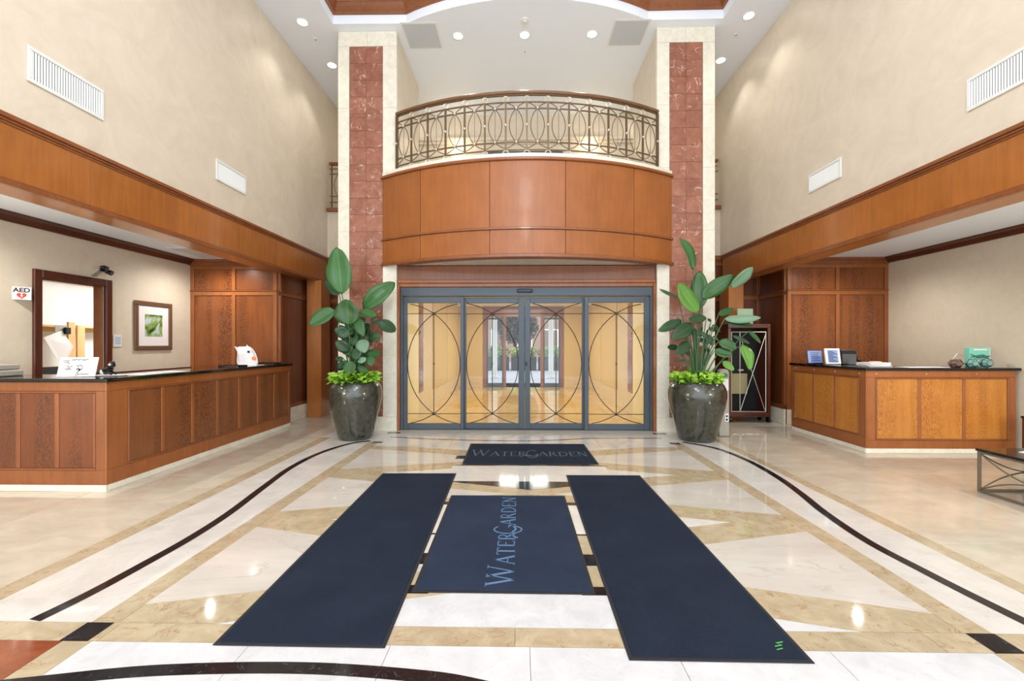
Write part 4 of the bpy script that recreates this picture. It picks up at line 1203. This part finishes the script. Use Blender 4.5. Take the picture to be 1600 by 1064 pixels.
# brochures
r = None
for k in range(7):
    o = MB().box(-.17, .17, -.12, .12, 0, .009).build('brochure', 'paper', None, .001)
    o.location = (5.36 + random.uniform(-.015, .015), 6.78 + random.uniform(-.02, .02), TR + k * .0095); o.rotation_euler = (0, 0, random.uniform(-.12, .12))
    tag(o, 'topmost white brochure of the pile on the right desk' if k == 6 else 'bottom white brochure of the pile on the right desk' if k == 0 else 'white brochure inside the pile on the right desk corner', 'brochure', 'brochures in the pile')
    if k == 6: ztop = TR + k * .0095 + .009
o = MB().box(-.05, .07, -.05, .05, 0, .016).build('candy_packet', 'pink', None, .005); o.location = (5.36, 6.78, ztop); tag(o, 'small pink packet on top of the brochure pile', 'packet')
for x, y, rz, lb in ((5.80, 6.62, .06, 'white sheet lying flat on the right desk, nearer the brochure pile'), (6.12, 6.66, -.05, 'white sheet lying flat on the right desk, nearer the glass ornaments')):
    o = MB().box(-.16, .16, -.11, .11, 0, .004).build('paper_sheet', 'paper'); o.location = (x, y, TR); o.rotation_euler = (0, 0, rz); tag(o, lb, 'paper')
# faceted glass ornaments
def gem(x, y, z, w_, h_, d_, m, lb, n=6, rz=0):
    r = local(empty('glass_ornament', (x, y, z), lb, 'ornament', rz=rz))
    ring = lambda k, yy: [(w_ / 2 * k * cos(2 * pi * (j + .0) / n), yy, h_ / 2 + h_ / 2 * k * sin(2 * pi * (j + .0) / n) / (1 if n % 4 == 0 else .8661)) for j in range(n)]
    R0, R1, R2, R3 = ring(.55, -d_ / 2), ring(1, -d_ * .15), ring(1, d_ * .15), ring(.55, d_ / 2)
    fs = [tuple(range(n))] + [(q * n + j, q * n + n + j, q * n + n + (j + 1) % n, q * n + (j + 1) % n) for q in range(3) for j in range(n)] + [tuple(range(3 * n, 4 * n))[::-1]]
    MB().add(R0 + R1 + R2 + R3, fs).build('facets', m, r)
    MB().tube(R1, .0045, 5, closed=True).build('wire_edge', 'black_plastic', r)
    MB().tube(R0, .003, 5, closed=True).build('wire_edge', 'black_plastic', r)
    for j in range(n): MB().tube([R0[j], R1[j]], .003, 5).build('wire_edge', 'black_plastic', r)
gem(6.37, 6.56, TR + .002, .21, .115, .12, 'lens_dark', 'faceted brown glass ornament on the right desk, left of the teal ones')
gem(6.58, 6.54, TR + .002, .18, .125, .12, 'lens_teal', 'hexagonal teal glass ornament on the right desk, between brown and round ones')
gem(6.77, 6.52, TR + .002, .17, .14, .12, 'lens_teal', 'rounder teal glass ornament right before the turquoise box', 8)
r = local(empty('wire_stand', (6.52, 6.68, TR), 'thin wire display stand behind the glass ornaments', 'stand'))
MB().tube([(-.11, 0, 0), (-.09, 0, .10), (0, 0, .21), (.08, 0, .16), (.07, 0, .08), (.02, 0, .0)], .004, 6).build('wire_loop', 'pewter', r)
MB().tube([(-.11, 0, .004), (-.10, .10, .004), (.04, .10, .004), (.02, 0, .004)], .004, 6).build('wire_foot', 'pewter', r)
r = local(empty('gift_box', (6.86, 6.72, TR), 'turquoise patterned gift box standing on the right desk', 'box', rz=radians(4)))
MB().box(-.165, .165, -.03, .05, 0, .30).build('box_body', 'teal', r, .006)
MB().box(-.10, .12, -.033, -.03, .255, .275).build('title_strip', 'paper', r)
MB().box(.152, .167, -.032, .051, .0, .30).build('box_edge', 'pale_metal', r, .003)
for z, sw in ((.16, .04), (.18, -.03)): MB().tube([(-.165, -.034, z + sw), (-.05, -.045, z - .01), (.03, -.05, z), (.10, -.04, z - .02), (.16, -.034, z + sw * .3)], [.004, .012, .014, .010, .004], 8).build('ribbon', 'teal_dark', r)
MB().box(-.12, .13, -.0335, -.03, .02, .11).build('print_patch', 'pale_metal', r)

# ------------------------------------------------------------------ right alcove furniture
ct = empty('coffee_table', (5.4, 4.3, 0), 'low iron framed coffee table with dark top at right edge', 'table')
tx0, tx1, ty0, ty1, tz = 4.86, 6.0, 3.66, 4.80, .47
bx('tabletop', 'granite', ct, tx0 - .01, tx1 + .01, ty0 - .01, ty1 + .01, tz - .028, tz, bevel=.004)
e = .026
for a in ((tx0, ty0), (tx1 - e, ty0), (tx0, ty1 - e), (tx1 - e, ty1 - e)):
    bx('leg', 'iron', ct, a[0], a[0] + e, a[1], a[1] + e, 0, tz - .028, bevel=.003)
for z0 in (0, tz - .054):
    for a in ((tx0 + e, tx1 - e, ty0, ty0 + e), (tx0 + e, tx1 - e, ty1 - e, ty1), (tx0, tx0 + e, ty0 + e, ty1 - e), (tx1 - e, tx1, ty0 + e, ty1 - e)):
        bx('frame_rail', 'iron', ct, *a, z0 + .002, z0 + e, bevel=.003)
def scroll(axis, plane, a0, a1):
    mid = (a0 + a1) / 2; zc = .215
    for s in (1, -1):
        zend = tz - .056 if s > 0 else .028
        for h in (0, 1):
            ax = a1 if h else a0
            pts = []
            for k in range(13):
                t = k / 12
                u = ax + (mid - ax) * t
                z = zend + (zc - zend) * (1 - (1 - t) ** 2) if s < 0 else zend + (zc - zend) * (1 - (1 - t) ** 1.9)
                pts.append((plane, u, z) if axis == 'y' else (u, plane, z))
            MB().tube(pts, .0075, 6).build('scroll_bar', 'iron', ct)
    c = (plane, mid, zc) if axis == 'y' else (mid, plane, zc)
    MB().ball(c, .032, 10, sx=.5 if axis == 'y' else 1, sy=1 if axis == 'y' else .5).build('rosette', 'pewter', ct)
scroll('y', tx0 + e / 2, ty0 + e, ty1 - e); scroll('y', tx1 - e / 2, ty0 + e, ty1 - e); scroll('x', ty1 - e / 2, tx0 + e, tx1 - e); scroll('x', ty0 + e / 2, tx0 + e, tx1 - e)
for k, (x, y, rz, mm, lb) in enumerate(((5.27, 4.55, .25, 'paper', 'white magazine fanned out at the bottom on the coffee table'), (5.30, 4.50, .05, 'teal', 'turquoise magazine fanned out in the middle on the coffee table'), (5.36, 4.47, -.15, 'paper', 'white magazine on top of the turquoise one on the coffee table'))):
    o = MB().box(-.15, .15, -.11, .11, 0, .006).build('magazine', mm, None, .001); o.location = (x, y, tz + .0065 * k + .0005); o.rotation_euler = (0, 0, rz); tag(o, lb, 'magazine', 'magazines on the coffee table')
et = empty('end_table', (7.02, 5.95, 0), 'dark end table against the right wall behind the coffee table', 'table')
bx('tabletop', 'black_plastic', et, 6.85, 7.19, 5.75, 6.15, .575, .605, bevel=.004)
for a in ((6.865, 5.77), (7.14, 5.77), (6.865, 6.11), (7.14, 6.11)): bx('leg', 'wood_dark', et, a[0], a[0] + .035, a[1], a[1] + .035, 0, .575, bevel=.003)
for a in ((6.9, 7.14, 5.775, 5.80), (6.9, 7.14, 6.115, 6.14), (6.87, 6.89, 5.805, 6.11)): bx('apron', 'wood_dark', et, *a, .52, .575)

# luggage cabinet on wheels
cb = empty('rolling_cabinet', (4.62, 9.1, 0), 'dark wheeled cabinet with crossed silver wires behind the right plant', 'cabinet')
x0, x1, y0, y1 = 4.12, 4.98, 8.88, 9.32
bx('base', 'wood_dark', cb, x0, x1, y0, y1, .12, .20, bevel=.008)
for xx in (x0, x1 - .06): bx('side_panel', 'wood_dark', cb, xx, xx + .06, y0, y1, .20, 1.93, bevel=.005)
bx('top_panel', 'wood_dark', cb, x0, x1, y0, y1, 1.93, 2.02, bevel=.008)
bx('back_panel', 'black_matte', cb, x0 + .06, x1 - .06, y1 - .03, y1, .20, 1.93)
for z in (.23, 1.85): MB().tube([(x0 + .07, y0, z), (x1 - .10, y0, z)], .008, 6).build('wire_rail', 'pewter', cb)
for xx in (x0 + .07, 4.36, x1 - .10): MB().tube([(xx, y0, .23), (xx, y0, 1.85)], .008, 6).build('wire_rail', 'pewter', cb)
MB().tube([(4.36, y0 + .012, 1.80), (x1 - .11, y0 + .012, .25)], .006, 6).build('wire_cross', 'pewter', cb)
MB().tube([(4.36, y0 - .012, .25), (x1 - .11, y0 - .012, 1.80)], .006, 6).build('wire_cross', 'pewter', cb)
bx('pale_sheet', 'sheet_khaki', cb, 4.34, 4.70, y1 - .07, y1 - .035, .55, .98, bevel=.004)
bx('latch', 'pewter', cb, 4.34, 4.44, y0 + .02, y0 + .04, 1.06, 1.09)
for xx in (x0 + .06, x1 - .02):
    for yy in (y0 + .06, y1 - .06):
        b = MB().lathe([(.02, -.02), (.06, -.02), (.062, 0), (.06, .02), (.02, .02)], 20); b.v = [(xx + q[2], yy + q[0], .062 + q[1]) for q in b.v]
        b.build('caster', 'black_plastic', cb)
        bx('caster_fork', 'black_plastic', cb, xx - .03, xx + .03, yy - .02, yy + .02, .10, .125)
o = MB().box(4.40, 4.72, 9.06, 9.09, 2.02, 2.34).build('green_card', 'pale_green', None, .004, loc=(4.56, 9.07, 2.02)); tag(o, 'pale green card standing on top of the dark wheeled cabinet', 'card')

# slim grey stand next to the pot
sp = empty('sanitizer_stand', (3.43, 7.62, 0), 'slim grey floor stand with green emblem right of the right pot', 'stand')
pts = [(-.085, 0), (.085, 0), (.085, 1.10), (.07, 1.15), (.03, 1.17), (-.03, 1.17), (-.07, 1.15), (-.085, 1.10)]
mb = MB().prism(pts, 0, .10); mb.v = [(3.43 + q[0], 7.57 + q[2], q[1]) for q in mb.v]
mb.build('stand_body', 'grey_plastic', sp, .006)
bx('label_plate', 'paper', sp, 3.385, 3.5, 7.566, 7.57, .80, 1.0)
bx('foot', 'iron', sp, 3.33, 3.53, 7.53, 7.70, 0, .012, bevel=.003)
MB().ball((3.45, 7.568, 1.06), .045, 12, sy=.08).build('emblem', 'green_logo', sp)
bx('label_plate', 'paper', sp, 3.44, 3.505, 7.566, 7.57, .26, .40)
for k in range(2): bx('dark_mark', 'ink', sp, 3.455, 3.49, 7.564, 7.566, .275 + k * .06, .31 + k * .06)

# ------------------------------------------------------------------ floor mats with lettering
def mat_slab(name, corners, lb, bd=.022, pile='carpet'):
    cx = sum(c[0] for c in corners) / 4; cy = sum(c[1] for c in corners) / 4
    r = empty(name, (cx, cy, 0), lb, 'mat')
    MB().prism(corners, .0012, .006).build('rubber_border', 'rubber', r, .002)
    inn = []
    for c in corners:
        dx, dy = cx - c[0], cy - c[1]
        inn.append((c[0] + math.copysign(bd, dx), c[1] + math.copysign(bd, dy)))
    MB().prism(inn, .004, .010).build('carpet_pile', pile, r, .003)
    return r
mat_slab('floor_mat', [(-1.745, 2.262), (-.822, 2.258), (-.90, 5.33), (-1.815, 5.315)], 'long plain navy floor mat on the left')
mr_ = mat_slab('floor_mat', [(.440, 2.195), (1.365, 2.19), (1.345, 5.29), (.447, 5.285)], 'long plain navy floor mat on the right')
mc = mat_slab('floor_mat', [(-.81, 2.77), (.37, 2.765), (.358, 4.56), (-.842, 4.555)], 'middle navy mat with upright lettering read from the right side', pile='carpet_blue')
mf = mat_slab('floor_mat', [(-.888, 5.74), (.938, 5.765), (.91, 6.94), (-.912, 6.93)], 'small navy mat with lettering nearest the glass doors')
tg = [(1.23, 2.30), (1.27, 2.31), (1.25, 2.325), (1.29, 2.335)]
MB().tube([(x, y, .0105) for x, y in tg], .0035, 5).build('green_tag', 'tag_green', mr_)
MB().tube([(1.225, 2.275, .0105), (1.26, 2.285, .0105)], .003, 5).build('green_tag', 'tag_green', mr_)

def serif_word(place_fn, parent, m, th):
    """Roman capitals from strokes: each letter = list of (polyline, relative weight), in a box 1 high"""
    def sf(x, y, w_=.16): return ([(x - w_ / 2, y), (x + w_ / 2, y)], .35)
    def arcpts(cx, cy, rx, ry, a0, a1, n=18): return [(cx + rx * cos(radians(a0 + (a1 - a0) * k / n)), cy + ry * sin(radians(a0 + (a1 - a0) * k / n))) for k in range(n + 1)]
    GL_ = {
        'W': (1.15, [([(.08, 1), (.34, 0)], 1.1), ([(.34, 0), (.58, .95)], .55), ([(.52, 1), (.80, 0)], 1.1), ([(.80, 0), (1.06, 1)], .55), sf(.08, 1, .22), sf(.55, 1, .2), sf(1.06, 1, .2)]),
        'A': (.80, [([(.08, 0), (.40, 1)], .5), ([(.40, 1), (.74, 0)], 1.1), ([(.2, .36), (.61, .36)], .45), sf(.08, 0, .2), sf(.74, 0, .22)]),
        'T': (.72, [([(.36, 0), (.36, 1)], 1), ([(.04, .98), (.68, .98)], .5), ([(.04, .98), (.04, .84)], .4), ([(.68, .98), (.68, .84)], .4), sf(.36, 0, .24)]),
        'E': (.64, [([(.14, 0), (.14, 1)], 1), ([(.08, .98), (.56, .98)], .5), ([(.14, .52), (.46, .52)], .45), ([(.08, .02), (.58, .02)], .5), ([(.56, .98), (.56, .86)], .4), ([(.58, .02), (.6, .16)], .4)]),
        'R': (.76, [([(.14, 0), (.14, 1)], 1), ([(.08, .98), (.32, .98)] + arcpts(.32, .75, .22, .23, 90, -90) + [(.14, .52)], .6), ([(.32, .52), (.70, 0)], 1), sf(.14, 0, .22), sf(.70, 0, .14)]),
        'D': (.84, [([(.14, 0), (.14, 1)], 1), ([(.08, .98), (.34, .98)] + arcpts(.34, .5, .40, .48, 90, -90) + [(.08, .02)], .7)]),
        'N': (.86, [([(.14, 0), (.14, 1)], .55), ([(.12, 1), (.72, 0)], 1.1), ([(.72, 0), (.72, 1)], .55), sf(.14, 0, .2), sf(.12, 1, .2), sf(.72, 1, .2)]),
        'G': (.98, [(arcpts(.5, .5, .44, .5, 48, 330, 30), .8), ([(.88, .25), (.88, .48)], .9), ([(.68, .48), (.98, .48)], .4)]),
    }
    word = [('W', 1.38), ('A', 1), ('T', 1), ('E', 1), ('R', 1), ('G', 1.75), ('A', 1), ('R', 1), ('D', 1), ('E', 1), ('N', 1)]
    x = 0; out = []
    for ch, sc in word:
        adv, st = GL_[ch]
        y0 = 0 if ch != 'G' else -.42
        kx = 1.0 if ch != 'G' else .62
        if ch == 'G': x -= .16
        out.append([([(x + px * sc * kx, y0 + py * sc) for px, py in pl], wt) for pl, wt in st])
        if ch == 'G':
            sw = [(x - .42 + 1.5 * t, -.18 + .55 * t + .26 * sin(2 * pi * t)) for t in [k / 20 for k in range(21)]]
            out[-1].append((sw, 1.0))
        x += adv * sc * kx + (.06 if ch != 'G' else -.02)
    total = x
    for letter in out:
        mb = MB()
        for pl, wt in letter:
            h = th * wt / 2
            Pn = [Vector(p_) for p_ in pl]
            A, B = [], []
            for i, p_ in enumerate(Pn):
                d = (Pn[min(i + 1, len(Pn) - 1)] - Pn[max(i - 1, 0)]).normalized(); q = Vector((-d.y, d.x)) * h
                A.append(p_ + q); B.append(p_ - q)
            vs = [place_fn(p_.x / total, p_.y) for p_ in A] + [place_fn(p_.x / total, p_.y) for p_ in B]
            k = len(A)
            mb.add(vs, [(i, i + 1, k + i + 1, k + i) for i in range(k - 1)])
        mb.build('letter', m, parent)
zz = .0106
serif_word(lambda u, v: (-.155 - v * .135, 2.84 + u * 1.66, zz), mc, 'logo_blue', .125)
serif_word(lambda u, v: (-.83 + u * 1.70, 6.16 + v * .24, zz), mf, 'logo_grey', .10)

# ------------------------------------------------------------------ pots and plants
def pot(x, y, lb, sx=1.0):
    prof = [(.265, 0), (.275, .012), (.29, .05), (.325, .20), (.37, .40), (.415, .58), (.435, .70), (.437, .78), (.425, .86), (.395, .93), (.355, .975), (.335, .985), (.325, .97), (.35, .92), (.36, .86), (.34, .84)]
    r = empty('planter_pot', (x, y, 0), lb, 'pot')
    MB().lathe([(a * sx, z) for a, z in prof], 48, (x, y, .0012)).build('pot_body', 'glaze', r)
    MB().lathe([(.36 * sx, .83), (.36 * sx, .86), (.01, .875)], 24, (x, y, .0012)).build('soil', 'pot_soil', r)
PLX, PLY, PRX, PRY = -2.925, 7.33, 2.86, 7.33
pot(PLX, PLY, 'large dark glazed pot left of the glass doors', 1.0)
pot(PRX, PRY, 'large dark glazed pot right of the glass doors', 1.06)

def leaf_mesh(base, tip, wd, normal, bow, fold, wav, mname, parent, name='leaf', seg=14, prof_p=.86):
    base, tip = Vector(base), Vector(tip)
    d = tip - base; Ln = d.length; d.normalize()
    nrm = Vector(normal); nrm = (nrm - d * nrm.dot(d)).normalized()
    side = d.cross(nrm).normalized()
    vs = []; uv = []
    for i in range(seg + 1):
        t = i / seg
        wv = wd / 2 * max(.015, (sin(pi * min(1, t ** prof_p)) ** .58))
        c = base + d * (Ln * t) + nrm * (bow * sin(pi * t) * Ln)
        for s in (-1, -.5, 0, .5, 1):
            lift = fold * abs(s) * wv + wav * wd * sin(9 * t + s * 2) * abs(s)
            vs.append(c + side * (s * wv) + nrm * lift); uv.append((s * .5 + .5, t))
    fs = [(i * 5 + j, i * 5 + j + 1, i * 5 + 6 + j, i * 5 + 5 + j) for i in range(seg) for j in range(4)]
    mb = MB().add(vs, fs); mb.smooth = True
    o = mb.build(name, mname, parent)
    me = o.data; ul = me.uv_layers.new(name='UVMap')
    for lp in me.loops: ul.data[lp.index].uv = uv[lp.vertex_index]
    sd = o.modifiers.new('thickness', 'SOLIDIFY'); sd.thickness = .0025
    return o
def lime(mb, x, y, n, rr, rnd, z0=.96):
    for _ in range(n):
        a = rnd.uniform(0, 2 * pi); q = sqrt(rnd.uniform(0, 1)) * rr
        c = Vector((x + q * cos(a), y + q * sin(a), z0 + rnd.uniform(.0, .17) * (1.15 - .5 * q / rr)))
        out = Vector((cos(a), sin(a), rnd.uniform(-.3, .9))).normalized() if rnd.random() < .75 else Vector((rnd.gauss(0, 1), rnd.gauss(0, 1), .5)).normalized()
        nn = Vector((rnd.gauss(0, .4), rnd.gauss(0, .4) - .4, 1)).normalized(); nn = (nn - out * nn.dot(out)).normalized()
        sd = out.cross(nn); L_ = rnd.uniform(.08, .13); w_ = L_ * .5
        P0 = c; P1 = c + out * L_ * .35 + sd * w_ + nn * .012; P2 = c + out * L_ * .35 - sd * w_ + nn * .012; P3 = c + out * L_ - nn * .02; P4 = c + out * L_ * .45 - nn * .006
        mb.add([P0, P1, P3, P2, P4], [(0, 4, 1), (1, 4, 2), (2, 4, 3), (3, 4, 0)])
def plant(name, x, y, crop, sc, data, lb, rnd, petr=.011):
    r = empty(name, (x, y, .875), lb, 'plant')
    ox, oy = crop
    for (bx_, by_, tx_, ty_, wpx, dy, dt, tilt, mn, pet) in data:
        Yb, Yt = y + dy, y + dy + dt
        b = at(ox + bx_ / sc, oy + by_ / sc, Yb); t = at(ox + tx_ / sc, oy + ty_ / sc, Yt)
        wd = wpx / sc / FPX * Yb
        nrm = Vector((tilt, -1, .25))
        leaf_mesh(b, t, wd, nrm, rnd.uniform(-.10, .10) if pet else .02, rnd.uniform(-.1, .4), rnd.uniform(0, .06), mn, r)
        if pet:
            root = Vector((x + (b.x - x) * .10 + rnd.uniform(-.05, .05), y + dy * .25, .87))
            mid = root.lerp(b, .55) + Vector(((x - b.x) * .10, 0, .10))
            k = 10; pts = []
            for i in range(k + 1):
                s = i / k
                pts.append(root * (1 - s) ** 2 + mid * (2 * s * (1 - s)) + b * s * s)
            MB().tube(pts, [petr * (1.25 - .6 * i / k) for i in range(k + 1)], 6).build('stem', 'petiole', r)
    mb = MB(); lime(mb, x, y, 420, .37, rnd); mb.build('groundcover', 'lime_leaf', r, kind='stuff')
    return r
G, D_, LT, PA = 'leaf_green', 'leaf_dark', 'leaf_light', 'leaf_pale'
left_leaves = [
    (240, 398, 205, 72, 170, -.05, .05, .1, G, 1), (222, 402, 122, 300, 75, .12, .05, -.3, D_, 1), (190, 505, 15, 612, 105, -.05, -.1, .2, G, 1),
    (285, 610, 265, 432, 172, -.14, -.04, 0, G, 1), (388, 498, 608, 316, 125, .05, .15, .4, G, 1), (410, 455, 490, 345, 60, .16, .1, .2, D_, 0), (365, 512, 480, 545, 62, -.1, -.1, .1, G, 1),
    (498, 580, 612, 655, 85, -.05, -.12, .2, D_, 1), (440, 590, 495, 570, 45, .1, .05, .1, D_, 1), (300, 690, 190, 635, 85, -.1, -.1, -.2, D_, 1), (290, 790, 196, 722, 80, -.12, -.05, -.2, D_, 1),
    (248, 838, 196, 850, 42, -.1, -.1, 0, D_, 1), (340, 560, 390, 690, 70, -.1, -.12, .1, G, 1), (330, 640, 270, 570, 90, .0, .0, .1, G, 1),
    (375, 710, 400, 805, 92, -.16, -.05, .1, PA, 1), (335, 770, 345, 850, 85, -.18, -.08, 0, D_, 1), (425, 705, 515, 690, 66, -.05, -.1, .3, D_, 1), (405, 800, 505, 812, 60, -.1, -.1, .1, G, 1),
    (440, 820, 442, 895, 62, -.12, -.12, .2, G, 1), (300, 860, 285, 950, 90, -.15, -.1, 0, G, 1), (375, 830, 380, 875, 62, -.2, -.06, 0, PA, 1), (330, 930, 350, 870, 80, -.05, 0, .1, D_, 1),
    (310, 720, 330, 620, 100, .08, .0, .2, D_, 1), (370, 650, 430, 600, 60, .1, .05, .2, D_, 1), (350, 900, 420, 930, 60, -.15, -.05, .2, G, 1), (270, 740, 290, 820, 70, -.05, -.05, -.2, G, 1),
    (330, 690, 350, 760, 90, -.02, -.04, .2, D_, 1), (300, 830, 330, 760, 70, .05, 0, .1, D_, 1),
]
rc_ = random.Random(4)
for k in range(46):
    x_, y_ = rc_.uniform(262, 405), rc_.uniform(610, 930)
    left_leaves.append((x_, y_, x_ + rc_.uniform(-60, 60), y_ + rc_.uniform(-75, 60), rc_.uniform(50, 95), rc_.uniform(-.08, .18), rc_.uniform(-.1, .1), rc_.uniform(-.5, .5), rc_.choice(['leaf_dark', 'leaf_dark', 'leaf_green']), k % 2))
plant('potted_plant', PLX, PLY, (480, 370), 4.43, left_leaves, 'broad leaved green plant in the left pot with lime ground cover', random.Random(11))
right_leaves = [
    (268, 262, 178, 48, 78, 0, .1, .3, G, 1), (312, 520, 310, 268, 112, .05, .08, -.6, G, 1), (300, 545, 172, 350, 118, -.12, -.04, .1, LT, 1), (328, 445, 545, 298, 105, -.02, -.1, .3, G, 1),
    (522, 378, 668, 243, 82, -.1, -.2, .5, PA, 0), (165, 446, 42, 388, 26, .1, .2, 0, D_, 1), (190, 600, 36, 672, 66, -.05, -.1, -.1, D_, 1), (268, 628, 122, 722, 95, -.15, -.12, .1, D_, 1),
    (355, 580, 238, 592, 58, -.18, -.05, 0, D_, 1), (245, 745, 155, 825, 72, -.15, -.1, 0, D_, 1), (165, 775, 98, 778, 42, -.05, -.05, 0, D_, 1), (478, 588, 720, 580, 58, -.1, -.2, .1, PA, 1),
    (482, 605, 668, 632, 50, -.05, -.05, .1, D_, 0), (438, 560, 540, 520, 48, .05, .1, .1, G, 1), (438, 738, 558, 785, 74, -.15, -.1, .1, G, 1), (598, 758, 648, 930, 84, -.15, -.12, .2, LT, 1),
    (640, 670, 718, 752, 32, -.05, -.1, .1, G, 1), (412, 800, 530, 832, 62, -.15, -.1, .1, G, 1), (470, 868, 538, 932, 56, -.16, -.1, .2, LT, 1), (220, 862, 145, 872, 16, -.05, -.05, 0, D_, 1),
    (530, 700, 645, 755, 28, -.1, -.1, .1, D_, 1), (225, 790, 240, 835, 40, -.1, -.05, .2, D_, 1), (400, 770, 360, 690, 40, .1, .1, 0, G, 1), (290, 700, 330, 640, 30, .1, .1, 0, D_, 1),
]
for k in range(14):
    x_ = 300 + 13 * k + rc_.uniform(-8, 8) - 60; y_ = rc_.uniform(560, 780)
    right_leaves.append((x_, y_, x_ + rc_.uniform(-50, 60), y_ + rc_.uniform(-30, 70), rc_.uniform(18, 34), rc_.uniform(.0, .2), rc_.uniform(-.1, .1), rc_.uniform(-.5, .5), 'leaf_dark', 1))
plant('potted_plant', PRX, PRY, (1020, 360), 4.258, right_leaves, 'tall bird of paradise plant in the right pot with lime ground cover', random.Random(23))
